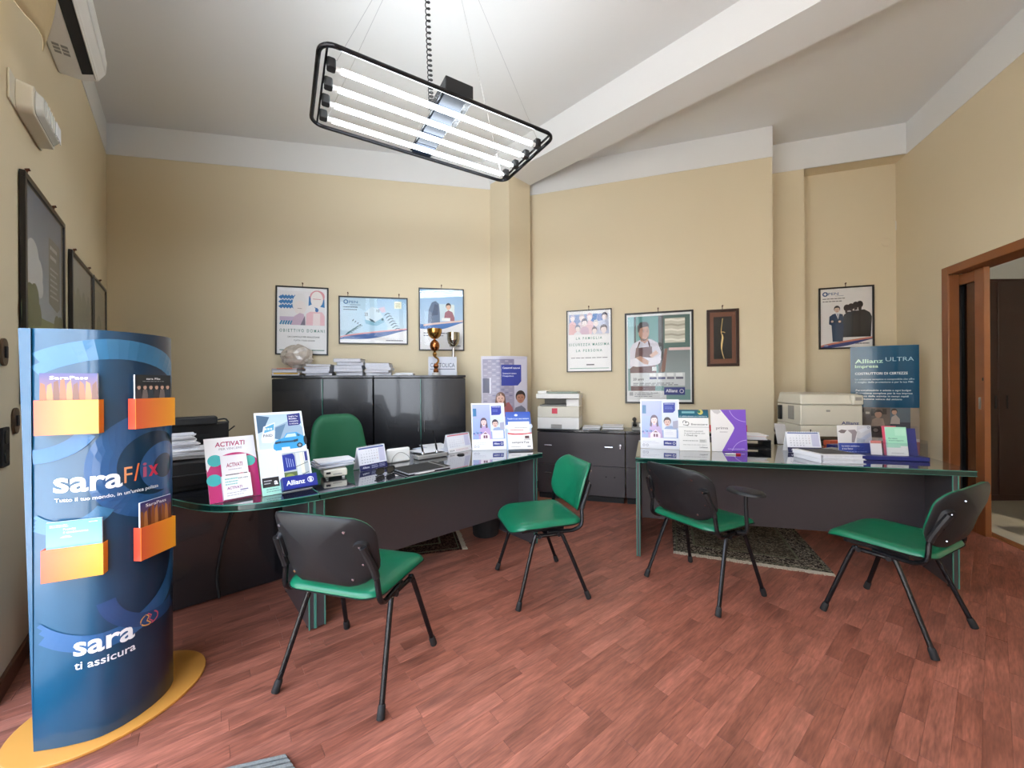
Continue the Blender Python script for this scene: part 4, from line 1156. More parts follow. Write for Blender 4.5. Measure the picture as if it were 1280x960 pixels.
MB().lathe([(.001, 0), (.046, 0), (.046, .003), (.040, .006), (.001, .007)], 24, M=Matrix.Rotation(R(90), 4, 'X')).build('cap', M_WALL, t)

# emergency light
s, z = on_wall(48, 140, 'left')
t = wall_thing('emergency_light', 'cream emergency light box high on the near wall', 'lamp', 'left', 2.63, 2.665)
MB().box((-.02, -.004, .0), (.52, .008, .135)).build('back_plate', M_CREAM, t, bevel=.003)
b = MB(); b.hexa([(x, -.008, z) for x, z in rrect(.42, .15, .03)], [(x, -.06, z) for x, z in rrect(.40, .135, .03)][::1]); b.build('housing', M_CREAM, t, bevel=.003)
b = MB(); b.hexa([(x, -.06, z) for x, z in rrect(.36, .12, .03)], [(x, -.085, z) for x, z in rrect(.32, .085, .03)]); b.build('lens', mat('frosted_lens', srgb(206, 208, 204), .25, noise=.05), t, bevel=.004)
for k in range(7): MB().box((-.11 + k * .045, -.086, 0), (.008, .004, .08)).build('lens_rib', M_WHITEP, t)
MB().box((.10, -.088, .0), (.08, .006, .07)).build('pictogram_label', M_CARD, t, bevel=.002)

# air conditioner
s_far = on_wall(72.5, 90, 'left')[0]; AL = .88
t = wall_thing('air_conditioner', 'white wall air conditioner high above the emergency light', 'air conditioner', 'left', s_far + AL / 2, 3.285)
prof = [(0, 0), (-.11, .0), (-.175, .03), (-.205, .085), (-.21, .17), (-.195, .26), (-.16, .295), (0, .295)]
b = MB(); b.hexa([(-AL / 2, y, z) for y, z in prof], [(AL / 2, y, z) for y, z in prof]); b.build('housing', M_WHITEP, t, bevel=.008)
MB().hexa([(-AL / 2 + .03, -.112, -.0015), (-AL / 2 + .03, -.162, .0225), (AL / 2 - .08, -.162, .0225), (AL / 2 - .08, -.112, -.0015)], [(-AL / 2 + .03, -.11, .01), (-AL / 2 + .03, -.158, .034), (AL / 2 - .08, -.158, .034), (AL / 2 - .08, -.11, .01)]).build('air_outlet', M_RUB, t)
MB().hexa([(-AL / 2 + .02, -.166, .020), (-AL / 2 + .02, -.21, .082), (AL / 2 - .02, -.21, .082), (AL / 2 - .02, -.166, .020)], [(-AL / 2 + .02, -.160, .026), (-AL / 2 + .02, -.203, .086), (AL / 2 - .02, -.203, .086), (AL / 2 - .02, -.160, .026)]).build('air_flap', M_WHITEP, t, bevel=.002)
MB().hexa([(-AL / 2 + .01, -.209, .09), (AL / 2 - .01, -.209, .09), (AL / 2 - .01, -.2145, .17), (-AL / 2 + .01, -.2145, .17)], [(-AL / 2 + .01, -.204, .255), (AL / 2 - .01, -.204, .255), (AL / 2 - .01, -.199, .262), (-AL / 2 + .01, -.199, .262)]).build('front_panel', M_WHITEP, t, bevel=.003)
pr = Print(.10, .07)
for k in range(6): pr.rect(.05 + (k % 3) * .33, .05 + (k // 3) * .5, .3 + (k % 3) * .33, .45 + (k // 3) * .5, (150, 152, 152), step=0)
pr.build('caution_label', M_PRINT, t, warp=lambda x, y, z: (.12 + x, -.02 - z, -.0008 + y))

# bunched beige curtain at the head of the shop window
t = wall_thing('curtain', 'gathered beige curtain drawn up in the corner above the emergency light', 'curtain', 'left', 3.33, 2.70)
def cur(u, v):
    x = -.45 + u * .74
    fold = .014 * math.sin(u * 11 + v * 2)
    return (x, -.13 + fold - .03 * math.sin(v * 3.1), .03 + (1 - v) * .62 + v * (.05 * u + .008 * math.sin(u * 9)))
b = MB(); b.grid(cur, 60, 14)
o = b.build('cloth', mat('beige_curtain', srgb(205, 186, 148), .85, spec=.15, noise=.06, scale=40), t, smooth=80)
sm = o.modifiers.new('thickness', 'SOLIDIFY'); sm.thickness = .003
MB().tube([(-.50, -.13, .66), (.32, -.13, .66)], .012, 10).build('rail', M_ALU, t)
for x in (-.24, .24): MB().tube([(x, 0, .66), (x, -.13, .66)], .008, 8).build('rail_bracket', M_ALU, t)

# ------------------------------------------------------------------ pendant lamp
LZ = 2.90
A_, B_, C_, D_ = (at_z(*q, LZ) for q in ((408, 52), (697, 172), (628, 226), (382, 152)))
cen = (A_ + B_ + C_ + D_) / 4
lx = ((B_ - A_) + (C_ - D_)).normalized(); LLEN = ((B_ - A_).length + (C_ - D_).length) / 2; LWID = ((D_ - A_).length + (C_ - B_).length) / 2
lamp = thing('pendant_lamp', 'long pendant lamp with four bare lit tubes in a black tubular frame', 'lamp', (cen.x, cen.y, LZ), math.atan2(lx.y, lx.x))
fr = rrect(LLEN, LWID, .07, 6)
b = MB(); b.tube([(x, y, 0) for x, y in fr], .0115, 10, closed=True); b.build('tube_frame', M_TUBE, lamp)
MB().box((0, 0, .012), (LLEN - .03, LWID - .03, .003)).build('glass_panel', glass_mat('lamp_glass', ior=1.04), lamp)
M_FLUO = mat('lit_tube', srgb(250, 252, 255), .3, emit=(.86, .94, 1.0), estr=TUBE_W)
for k in range(4):
    y = (-.5 + (k + .5) / 4) * (LWID - .10)
    tb_ = MB().tube([(-.575, y, -.02), (.575, y, -.02)], .0135, 12).build('fluorescent_tube', M_FLUO, lamp)
    for s in (-1, 1):
        MB().tube([(s * .575, y, -.02), (s * .602, y, -.02)], .0138, 12).build('tube_cap', M_WHITEP, tb_)
        MB().prism(rrect(.042, .046, .012), -.024, .024, M=TR(s * .622, y, -.006)).build('lamp_holder', M_RUB, lamp, bevel=.003)
for s in (-1, 1):
    MB().box((s * .648, 0, .002), (.010, LWID - .05, .012)).build('holder_rail', M_TUBE, lamp, bevel=.002)
M_MIRR = mat('blue_grey_plate', srgb(17, 24, 36), .6, spec=.15, noise=.12)
for k in range(5):
    y0 = -.5 * (LWID - .03) + k * (LWID - .03) / 5; y1 = y0 + (LWID - .03) / 5
    MB().box((.0, (y0 + y1) / 2, .004), (.13, (y1 - y0) - .006, .008)).build('reflector_plate', M_MIRR, lamp, bevel=.002)
MB().box((.0, 0, .019), (.15, LWID - .02, .010)).build('ballast_bar', M_TUBE, lamp, bevel=.002)
MB().box((.03, -.17, .07), (.17, .26, .09)).build('ballast_box', M_RUB, lamp, bevel=.006)
can = (0, .0, CEIL - LZ)
MB().lathe([(.001, CEIL - LZ), (.09, CEIL - LZ), (.09, CEIL - LZ - .02), (.07, CEIL - LZ - .035), (.001, CEIL - LZ - .037)][::-1], 20).build('ceiling_rose', M_RUB, lamp)
for sx in (-1, 1):
    for sy in (-1, 1):
        MB().tube([(sx * .60, sy * .24, .0), (sx * .16, sy * .05, CEIL - LZ)], .0012, 5).build('steel_wire', M_CHROME, lamp)
hel = []
N_ = 30 * 14
for i in range(N_ + 1):
    u = i / N_; z = .11 + (u ** 1.35) * (CEIL - LZ - .15); a = 2 * math.pi * 30 * u
    hel.append((-.06 + .03 * (1 - u) + .014 * math.cos(a), .014 * math.sin(a), z))
MB().tube(hel, .0036, 5).build('coiled_cord', M_RUB, lamp)

# ------------------------------------------------------------------ blue leaflet column by the near wall
TH = 1.51
cpts = smoothpath([(-1.700, 1.357, 0), (-1.606, 1.378, 0), (-1.520, 1.418, 0), (-1.472, 1.500, 0), (-1.462, 1.600, 0), (-1.492, 1.680, 0), (-1.552, 1.735, 0), (-1.64, 1.765, 0)], 6)
cp = [vec2(p.x, p.y) for p in cpts]
clen = [0]
for i in range(1, len(cp)): clen.append(clen[-1] + (cp[i] - cp[i - 1]).length)
TW = clen[-1]
def c_at(s):
    s = max(0, min(TW, s))
    i = max(0, min(len(cp) - 2, next((k for k in range(len(clen) - 1) if clen[k + 1] >= s), len(cp) - 2)))
    t = (s - clen[i]) / (clen[i + 1] - clen[i]); p = cp[i].lerp(cp[i + 1], t)
    a = cp[max(0, i - 1)]; b_ = cp[min(len(cp) - 1, i + 2)]; d = (b_ - a).normalized()
    return p, vec2(d.y, -d.x)                                  # point, outward normal
TB = Vector((-1.60, 1.58, 0))
def on_totem(px, py):
    """(distance along the curved face, height) of what stands at a pixel"""
    r = ray(px, py); k = r.x / r.y; best = None
    for i in range(len(cp) - 1):
        f0 = cp[i].x - k * cp[i].y; f1 = cp[i + 1].x - k * cp[i + 1].y
        if f0 * f1 <= 0 and f1 > f0:
            t = f0 / (f0 - f1); p = cp[i].lerp(cp[i + 1], t); s = clen[i] + t * (clen[i + 1] - clen[i])
            if best is None or p.y < best[2]: best = (s, EYE + r.z * p.y, p.y)
    return best[:2] if best else ((0.0, EYE + r.z * cp[0].y) if px < 60 else (TW * .78, EYE + r.z * 1.72))
def t_warp(x, y, z):
    p, n = c_at(x); p = p + n * (-y + .0008) + vec2(-.045 * z / TH * max(0, 1 - x / .14), 0)
    return (p.x - TB.x, p.y - TB.y, z + .012)
tot = thing('leaflet_column', 'tall curved blue leaflet column with orange pockets on an orange base', 'display stand', TB)
b = MB()
b.grid(lambda u, v: t_warp(u * TW, .0008, v * (TH - .012)), 48, 14)
back = [c_at(TW)[0], vec2(-1.73, 1.74), vec2(-1.82, 1.68), vec2(-1.87, 1.58), vec2(-1.83, 1.50), vec2(-1.755, 1.425), c_at(0)[0]]
bk_ = [vec2(p.x, p.y) for p in smoothpath([(q.x, q.y, 0) for q in back], 4)]
for i in range(len(bk_) - 1):
    a, c = bk_[i] - vec2(TB.x, TB.y), bk_[i + 1] - vec2(TB.x, TB.y)
    b._add([(a.x, a.y, .012), (c.x, c.y, .012), (c.x, c.y, TH), (a.x, a.y, TH)], [(0, 1, 2, 3)], 0)
M_TOT = bpy.data.materials.new('blue_gloss_card'); M_TOT.use_nodes = True
nt = M_TOT.node_tree; bb = nt.nodes['Principled BSDF']
tc = nt.nodes.new('ShaderNodeTexCoord'); sp = nt.nodes.new('ShaderNodeSeparateXYZ'); nt.links.new(tc.outputs['Object'], sp.inputs[0])
ad = nt.nodes.new('ShaderNodeMath'); ad.operation = 'MULTIPLY_ADD'; ad.inputs[1].default_value = .9; nt.links.new(sp.outputs['Y'], ad.inputs[0])
m_ = nt.nodes.new('ShaderNodeMath'); m_.operation = 'MULTIPLY'; m_.inputs[1].default_value = .55; nt.links.new(sp.outputs['X'], m_.inputs[0]); nt.links.new(m_.outputs[0], ad.inputs[2])
mr = nt.nodes.new('ShaderNodeMapRange'); mr.inputs[1].default_value = -.22; mr.inputs[2].default_value = .12; nt.links.new(ad.outputs[0], mr.inputs[0])
mx = nt.nodes.new('ShaderNodeMix'); mx.data_type = 'RGBA'; mx.inputs[6].default_value = srgb(12, 80, 116) + (1,); mx.inputs[7].default_value = srgb(12, 25, 50) + (1,)
nt.links.new(mr.outputs[0], mx.inputs[0]); nt.links.new(mx.outputs[2], bb.inputs['Base Color'])
bb.inputs['Roughness'].default_value = .3; bb.inputs['Coat Weight'].default_value = .5; bb.inputs['Coat Roughness'].default_value = .12
b.build('board', M_TOT, tot, smooth=60)
# printed bands
pr = Print(1, 1, 4e-4)
def t_arc(cx, cz, r, w, a0, a1, col, n=36, m=4):
    for i in range(n):
        for j in range(m):
            q = []
            for ii, jj in ((i, j), (i + 1, j), (i + 1, j + 1), (i, j + 1)):
                a = R(a0 + (a1 - a0) * ii / n); rr = r - w / 2 + w * jj / m
                q.append((cx + rr * math.cos(a), 1 - (cz + rr * math.sin(a))))
            if all(0.02 < x < TW - .004 and 1 - y < TH - .02 for x, y in q): pr.poly(q, col, 0)
    pr.k += 1
t_arc(.24, 1.06, .37, .075, 10, 170, (44, 108, 148)); t_arc(.36, .98, .17, .085, 40, 320, (34, 84, 134)); t_arc(.40, .96, .075, .05, 0, 360, (46, 88, 140))
t_arc(.20, .62, .27, .06, 200, 355, (40, 92, 144)); t_arc(.36, .52, .16, .05, 190, 300, (34, 72, 120)); t_arc(.02, 1.2, .16, .05, 250, 330, (18, 96, 150)); t_arc(.1, .9, .12, .05, 215, 330, (50, 110, 150))
pr.build('printed_band', print_mat('totem_ink', .3, .5), tot, warp=t_warp)
# lettering: (words, pixel span on the baseline, letter height in metres)
def t_text(words, pa, pb, col, bold, col2=None, shear=0, name='lettering', hgt=None):
    (sa, za), (sb__, zb) = on_totem(*pa), on_totem(*pb)
    q = Print(1, 1, 4e-4); q.k = 5
    vs, _ = glyphs(words, bold, shear); x0 = min(v[0] for v in vs); x1 = max(v[0] for v in vs)
    size = hgt / .7 if hgt else (sb__ - sa) / (x1 - x0)
    q.text(words, sa, 1 - (za + zb) / 2, size, col, 'l', bold, sb__ - sa, shear, col2=col2)
    q.build(name, print_mat('totem_ink', .3, .5), tot, warp=t_warp, cuts=[sa + (sb__ - sa) * i / max(2, int((sb__ - sa) / .006)) for i in range(1, max(2, int((sb__ - sa) / .006)))])
t_text('sara', (72, 622), (153, 609), (245, 247, 250), .022)
t_text('F', (155, 608), (165, 606), (240, 160, 110), .0, hgt=.062); t_text('l', (167, 605), (174, 603), (236, 120, 70), .01, shear=.3, hgt=.066); t_text('i', (178, 600), (183, 599), (180, 86, 120), .01, hgt=.06); t_text('x', (185, 598), (197, 596), (214, 52, 84), .03, hgt=.06)
t_text("Tutto il tuo mondo, in un'unica polizza", (73, 633), (197, 611), (236, 240, 248), .015)
t_text('sara', (93, 823), (168, 800), (245, 247, 250), .022)
t_text('ti assicura', (94, 840), (169, 816), (240, 242, 248), .012)
# the small flame mark beside the name
(sa, za), (sc_, zc) = on_totem(176, 789), on_totem(197, 763)
q = Print(1, 1, 4e-4); q.k = 5
def fl(pts, c0): q.stroke([(sa + (sc_ - sa) * x, 1 - (za + (zc - za) * y)) for x, y in pts], .0045, c0)
for h, c0 in ((0, (230, 170, 90)), (1, (206, 84, 110))):
    a = [(.5 + .5 * math.cos(R(t_)) * (.9 if h else .95) - (.0 if h else .05), .5 + .5 * math.sin(R(t_))) for t_ in (range(-80, 70, 10) if h else range(110, 280, 10))]
    fl(a, c0); fl([(.35, 1), (.55, .75), (.42, .45), (.62, .15), (.5, 0)] if h else [(.3, .95), (.42, .72), (.30, .42), (.5, .12), (.45, 0)], c0)
q.build('flame_mark', print_mat('totem_ink', .3, .5), tot, warp=t_warp)
# pockets with leaflets
def pk_cover(kind):
    def f(p):
        if kind == 'pass':
            p.rect(0, 0, 1, 1, (66, 66, 128), (150, 96, 74))
            for i in range(9): p.poly([(i / 9, 1), (i / 9 + .02, .34 + .1 * math.sin(i * 1.7)), (i / 9 + .09, .30 + .1 * math.cos(i)), (i / 9 + .13, 1)], ((150, 88, 46), (188, 124, 70), (112, 62, 40))[i % 3], 0)
            p.k += 1
            p.text('SaraPass', .5, .22, .17, (244, 240, 246), 'c', .01, .66)
        elif kind == 'dark':
            p.rect(0, 0, 1, 1, (28, 34, 42)); p.text('sara Flix', .5, .20, .12, (236, 238, 240), 'c', .02, .4)
            p.lines(.2, .8, .26, 1, .04, .02, (150, 156, 160), 0)
            for i in range(6):
                x = .1 + i * .16; p.poly([(x - .09, 1), (x - .06, .62), (x + .06, .62), (x + .09, 1)], ((70, 66, 70), (120, 110, 110), (52, 62, 74))[i % 3]); face(p, x, .52, .05, (206, 168, 148), (66, 52, 48), detail=False)
        else:
            p.rect(0, 0, 1, 1, (92, 186, 220), (132, 206, 232)); p.lines(.06, .42, .12, 2, .06, .025, (226, 242, 248), .2)
            p.text('Prenditi', .30, .34, .11, (236, 248, 252), 'l', .015, .22); p.text('il cambiamento', .30, .46, .11, (236, 248, 252), 'l', .015, .45)
            p.poly([(.24, .62), (.30, .56), (.40, .55), (.46, .62)], (230, 238, 240)); p.lines(.76, .92, .10, 1, .04, .025, (250, 250, 250), 0)
    return f
def pocket(pa, pb, ztop, zbot, leaf_top, kind):
    """pa, pb: pixels of the pocket's upper corners"""
    (sa, _), (sb__, _) = on_totem(*pa), on_totem(*pb)
    A, nA = c_at(sa); B, nB = c_at(sb__); mid, nm = c_at((sa + sb__) / 2)
    d = (B - A).normalized(); n = vec2(d.y, -d.x); bow = max(0, (mid - (A + B) / 2).dot(n)) + .004
    w = (B - A).length; dep = .022
    o = A + n * bow
    P = lambda x, y: tuple(o + d * x + n * y - vec2(TB.x, TB.y))
    b = MB()
    b.prism([P(0, dep), P(w, dep), P(w, dep - .002), P(0, dep - .002)], zbot, ztop, 0)
    b.prism([P(0, -bow * .6), P(.002, -bow * .6), P(.002, dep - .002), P(0, dep - .002)], zbot, ztop, 1)
    b.prism([P(w - .002, -bow * .6), P(w, -bow * .6), P(w, dep - .002), P(w - .002, dep - .002)], zbot, ztop, 0)
    b.prism([P(.002, -bow * .6), P(w - .002, -bow * .6), P(w - .002, dep - .002), P(.002, dep - .002)], zbot, zbot + .002, 0)
    pk = b.build('pocket', [M_ORANGE, mat('red_orange_card', srgb(238, 84, 60), .35)], tot, smooth=0)
    f = Print(w, ztop - zbot); f.rect(0, 0, 1, 1, (240, 100, 66), (250, 170, 42), True)
    ang = math.atan2(d.y, d.x); p0 = P(0, dep)
    fo_ = f.build('printed_face', M_GLOSSP, pk); fo_.location = (p0[0], p0[1], zbot); fo_.rotation_euler = (0, 0, ang)
    h = leaf_top - zbot - .006
    lf = thing('leaflet', {'pass': 'leaflet with a rock city on its cover in a pocket of the blue column', 'dark': 'black leaflet with a row of faces in the upper far pocket of the blue column', 'light': 'pale sky-blue leaflet in the lower near pocket of the blue column'}[kind] if not (kind == 'pass' and ztop < 1) else 'brown leaflet in the lower far pocket of the blue column', 'leaflet', (P(.008, .010)[0] + TB.x, P(.008, .010)[1] + TB.y, zbot + .004), ang, 'leaflets in the blue column')
    lwid = w - .016
    MB().box((lwid / 2, .003, h / 2), (lwid, .006, h)).build('pages', M_CARD, lf)
    c = Print(lwid, h * .46 if True else h); pk_cover(kind)(c); c.build('cover', M_GLOSSP, lf, loc=(0, -.0002, h * .54))
def zt(px, py): return on_totem(px, py)[1]
pocket((52, 500), (131, 497), zt(70, 500), zt(70, 543), zt(60, 466), 'pass')
pocket((158, 497), (208, 495), zt(175, 498), zt(175, 535), zt(175, 468), 'dark')
pocket((60, 686), (136, 668), zt(80, 682), zt(80, 722), zt(75, 650), 'light')
pocket((165, 660), (209, 645), zt(185, 654), zt(185, 694), zt(185, 624), 'pass')
# flat oval base
bc = vec2(-1.64, 1.585); u_ = vec2(.36, .933).normalized(); v__ = vec2(u_.y, -u_.x)
MB().prism([tuple(bc + u_ * (.30 * math.cos(R(a))) + v__ * (.245 * math.sin(R(a))) - vec2(TB.x, TB.y)) for a in range(0, 360, 6)], 0, .011).build('base', mat('ochre_board', srgb(210, 146, 66), .45, noise=.06), tot, bevel=.002)

# ------------------------------------------------------------------ tall advertising totems behind the desks
def paint_catastrofi(p):
    p.rect(0, 0, 1, 1, (188, 186, 204)); p.rect(.03, .02, .97, .98, (150, 146, 172))
    p.rect(.03, .02, .70, .40, (128, 124, 152), (160, 154, 176))
    for i in range(18):
        y = .03 + i * .02
        for j in range(7):
            if (i * 3 + j * 5) % 4: p.rect(.05 + j * .09, y, .12 + j * .09, y + .008, ((120, 116, 146), (166, 160, 182))[(i + j) % 2], step=0)
    p.k += 1
    p.rect(.70, .02, .97, .40, (196, 194, 210)); p.rect(.03, .155, .17, .255, (38, 46, 92)); p.rect(.17, .15, .20, .26, (206, 204, 218))
    p.poly([(.42, .06), (.86, .06), (.86, .175), (.78, .205), (.42, .205)], (38, 56, 150))
    p.text('Catastrofi naturali', .45, .088, .018, (236, 238, 250), 'l', .015, .38); p.text('Sottoscrivi contro', .45, .125, .015, (220, 224, 246), 'l', .01, .30); p.text("l'inaspettato", .45, .143, .015, (220, 224, 246), 'l', .01, .24)
    p.poly([(.45, .42), (.50, .33), (.58, .32), (.66, .36), (.70, .42)], (166, 92, 98)); face(p, .40, .295, .09, (222, 178, 160), (112, 78, 62), long=True, aspect=1.2)
    p.poly([(.66, .42), (.72, .36), (.86, .345), (.96, .37), (.96, .42)], (120, 122, 140)); face(p, .84, .29, .10, (176, 126, 106), (42, 34, 36), aspect=1.2)
    p.rect(.03, .42, .97, .80, (196, 198, 216)); p.rect(.03, .80, .97, .98, (230, 230, 240)); p.rect(.55, .86, .92, .92, (38, 56, 150)); p.text('Allianz', .60, .905, .03, (240, 240, 250), 'l', .02, .22)
def paint_ultra(p):
    p.rect(0, 0, 1, .365, (14, 84, 118), (8, 74, 106))
    p.rect(0, .365, 1, 1, (70, 74, 84))
    p.text('Allianz', .065, .100, .034, (206, 236, 214), 'l', .02, .40, col2=(176, 226, 214)); p.text('ULTRA', .50, .092, .034, (190, 222, 236), 'l', -.004, .42)
    p.text('Impresa', .065, .128, .026, (196, 232, 206), 'l', .018, .33)
    p.text('COSTRUTTORI DI CERTEZZE', .065, .170, .020, (236, 242, 246), 'l', .018, .76)
    p.text('La soluzione semplice e componibile che offre', .065, .202, .014, (206, 226, 236), 'l', .008, .86); p.text('il meglio della protezione e per la tua PMI.', .065, .219, .014, (206, 226, 236), 'l', .008, .85)
    for i, (s, f) in enumerate((('Personalizzabile e adatta a ogni budget', .80), ('Protezione completa per la tua impresa', .82), ('Ripresa delle attivita in tempi rapidi', .76), ('Liquidazione veloce del sinistro', .66))): p.text(s, .075, .268 + i * .0175, .014, (224, 236, 242), 'l', .012, f)
    p.rect(.0, .365, .12, 1, (38, 42, 52)); p.rect(.12, .365, .56, .56, (92, 84, 80), (124, 114, 108)); p.rect(.56, .365, .86, .45, (96, 108, 118)); p.rect(.86, .365, 1, .8, (150, 138, 120))
    for i in range(5): p.rect(.13 + i * .08, .372 + (i % 2) * .02, .19 + i * .08, .395 + (i % 3) * .01, ((58, 52, 50), (186, 176, 164))[i % 2], step=0)
    p.k += 1
    p.poly([(.26, .54), (.30, .44), (.36, .425), (.46, .43), (.52, .54)], (150, 134, 124)); face(p, .39, .405, .055, (176, 140, 122), (52, 44, 42), detail=False)
    p.poly([(.56, .46), (.58, .42), (.64, .405), (.70, .43), (.70, .46)], (176, 166, 160)); face(p, .62, .39, .04, (184, 150, 132), (70, 58, 54), detail=False)
    p.poly([(.2, .54), (.28, .48), (.42, .475), (.5, .54)], (64, 60, 60)); p.ell(.35, .50, .06, (40, 38, 40)); p.ell(.35, .50, .035, (116, 108, 104))
    p.rect(0, .56, 1, 1, (150, 96, 96)); p.rect(0, .545, 1, .562, (206, 196, 186))
def ad_totem(name, label, pl_, pr__, paint, z1, back=.03):
    w = (pr__ - pl_).length; d = (pr__ - pl_).normalized(); n = vec2(d.y, -d.x); mid = (pl_ + pr__) / 2
    t = thing(name, label, 'display stand', (pl_.x, pl_.y, 0), math.atan2(d.y, d.x), 'floor-standing advertising boards')
    bowf = lambda x: -.05 * math.sin(math.pi * max(0, min(1, x / w)))
    b = MB(); b.grid(lambda u, v: (u * w, bowf(u * w), .01 + v * (z1 - .01)), 20, 2)
    b.grid(lambda u, v: ((1 - u) * w, .05 * math.sin(math.pi * u), .01 + v * (z1 - .01)), 20, 2)
    b.build('board', M_CARD, t, smooth=60)
    MB().prism([(w / 2 + w * .56 * math.cos(R(a)), .09 * math.sin(R(a))) for a in range(0, 360, 12)], 0, .0095).build('base', M_CARD, t)
    # the print, cut into narrow strips so that it follows the curve
    P_ = Print(w, z1 - .012, 1.2e-4); paint(P_)
    o = P_.build('printed_face', M_GLOSSP, t, loc=(0, 0, .011))
    bm_ = bmesh.new(); bm_.from_mesh(o.data)
    for i in range(1, 16):
        bmesh.ops.bisect_plane(bm_, geom=bm_.verts[:] + bm_.edges[:] + bm_.faces[:], plane_co=(w * i / 16, 0, 0), plane_no=(1, 0, 0), dist=1e-6)
    for v in bm_.verts: v.co.y += bowf(v.co.x) - .0022
    bm_.to_mesh(o.data); bm_.free()
    return t
p0, p1 = at_y(601.5, 470, 4.28), at_y(659, 470, 4.36)
ad_totem('advertising_board', 'tall lilac advertising board with a blue notice, standing before the column', vec2(p0.x, p0.y), vec2(p1.x, p1.y), paint_catastrofi, 1.612)
p0, p1 = at_y(1063, 470, 3.86), at_y(1149, 470, 3.62)
ad_totem('advertising_board', 'tall teal advertising board in the niche corner beside the beige laser printer', vec2(p0.x, p0.y), vec2(p1.x, p1.y), paint_ultra, 1.645)

# ------------------------------------------------------------------ things on the desks
ORD = ('lowest', 'second', 'third', 'fourth', 'fifth', 'sixth', 'seventh', 'eighth', 'ninth', 'tenth', 'eleventh')
def nth(k, n): return 'topmost' if k == n - 1 and k else ORD[k]
def lean_frame(bl, br, tl, z0):
    """stand a sheet on a surface: base corners and upper near corner from where they show; returns base, width, height, tilt, turn"""
    A, B = at_z(*bl, z0), at_z(*br, z0)
    d = (Vector((B.x, B.y)) - Vector((A.x, A.y))); w = d.length; d.normalize()
    nb = Vector((-d.y, d.x))
    T = on_plane(*tl, (A.x, A.y), nb)
    back = (Vector((T.x, T.y)) - Vector((A.x, A.y))).dot(nb); up = T.z - z0
    back = max(.02, min(.5 * up, back))
    return A, w, math.hypot(back, up), math.atan2(back, up), math.atan2(d.y, d.x)
def easel(name, label, cat, bl, br, tl, z0, paint, th=.004, strut=True, group=None, gloss=True, radius=0.0, maxtilt=R(25)):
    A, w, h, tilt, az = lean_frame(bl, br, tl, z0)
    tilt = min(tilt, maxtilt)
    t = thing(name, label, cat, (A.x, A.y, z0 + .0015), 0, group, rot=(-tilt, 0, az))
    if radius:
        ol = [(x + w / 2, y + h / 2) for x, y in rrect(w, h, [.002, .002, radius, radius], 5)]
        MB().hexa([(x, 0, y) for x, y in ol], [(x, th, y) for x, y in ol]).build('board', M_CARD, t, smooth=0)
    else:
        MB().box((w / 2, th / 2, h / 2), (w, th, h)).build('board', M_CARD, t, smooth=0)
    p = Print(w, h); paint(p); p.build('printed_face', M_GLOSSP if gloss else M_PRINT, t, loc=(0, -.0002, 0))
    if strut:
        # the back strut: from two thirds up the board down to the surface
        zt_ = h * .66; foot_y = zt_ * .42
        yb = foot_y * math.cos(tilt) ; 
        def loc_(Y, Z): return (w / 2, Y * math.cos(tilt) - Z * math.sin(tilt) * 1.0, Y * math.sin(tilt) + Z * math.cos(tilt))
        Yw = zt_ * math.sin(tilt) + .35 * zt_ * math.cos(tilt)
        f = loc_(Yw, 0)
        b = MB(); ws = w * .22
        b.hexa([(w / 2 - ws, th, zt_), (w / 2 + ws, th, zt_), (w / 2 + ws, th + .002, zt_), (w / 2 - ws, th + .002, zt_)], [(w / 2 - ws, f[1], f[2] + .002), (w / 2 + ws, f[1], f[2] + .002), (w / 2 + ws, f[1] + .002, f[2] + .002), (w / 2 - ws, f[1] + .002, f[2] + .002)])
        b.build('easel_strut', M_CARD, t, smooth=0)
    return t, w, h, tilt, az
def box_pocket(parent, x0, x1, z0, z1, dep, m, paint=None, name='pocket'):
    b = MB()
    b.box(((x0 + x1) / 2, -dep + .001, (z0 + z1) / 2), (x1 - x0, .002, z1 - z0))
    for x in (x0 + .001, x1 - .001): b.box((x, -dep / 2, (z0 + z1) / 2), (.002, dep - .002, z1 - z0))
    b.box(((x0 + x1) / 2, -dep / 2, z0 + .001), (x1 - x0 - .004, dep - .002, .002))
    k = b.build(name, m, parent, smooth=0)
    if paint:
        p = Print(x1 - x0, z1 - z0); paint(p); p.build('printed_face', M_GLOSSP, k, loc=(x0, -dep - .0002, z0))
    return k
def leaf_in(root, w, h, tilt, az, x0, x1, z0, z1, off, label, name, paint, cat='leaflet', group=None):
    """a leaflet standing in a pocket of a leaning board"""
    M = Matrix.Translation(root.location) @ Matrix.Rotation(az, 4, 'Z') @ Matrix.Rotation(-tilt, 4, 'X')
    p = M @ Vector((x0, -off, z0))
    t = thing(name, label, cat, p, 0, group, rot=(-tilt, 0, az))
    MB().box(((x1 - x0) / 2, .002, (z1 - z0) / 2), (x1 - x0, .004, z1 - z0)).build('pages', M_CARD, t, smooth=0)
    q = Print(x1 - x0, z1 - z0); paint(q); q.build('cover', M_GLOSSP, t, loc=(0, -.0002, 0))
    return t

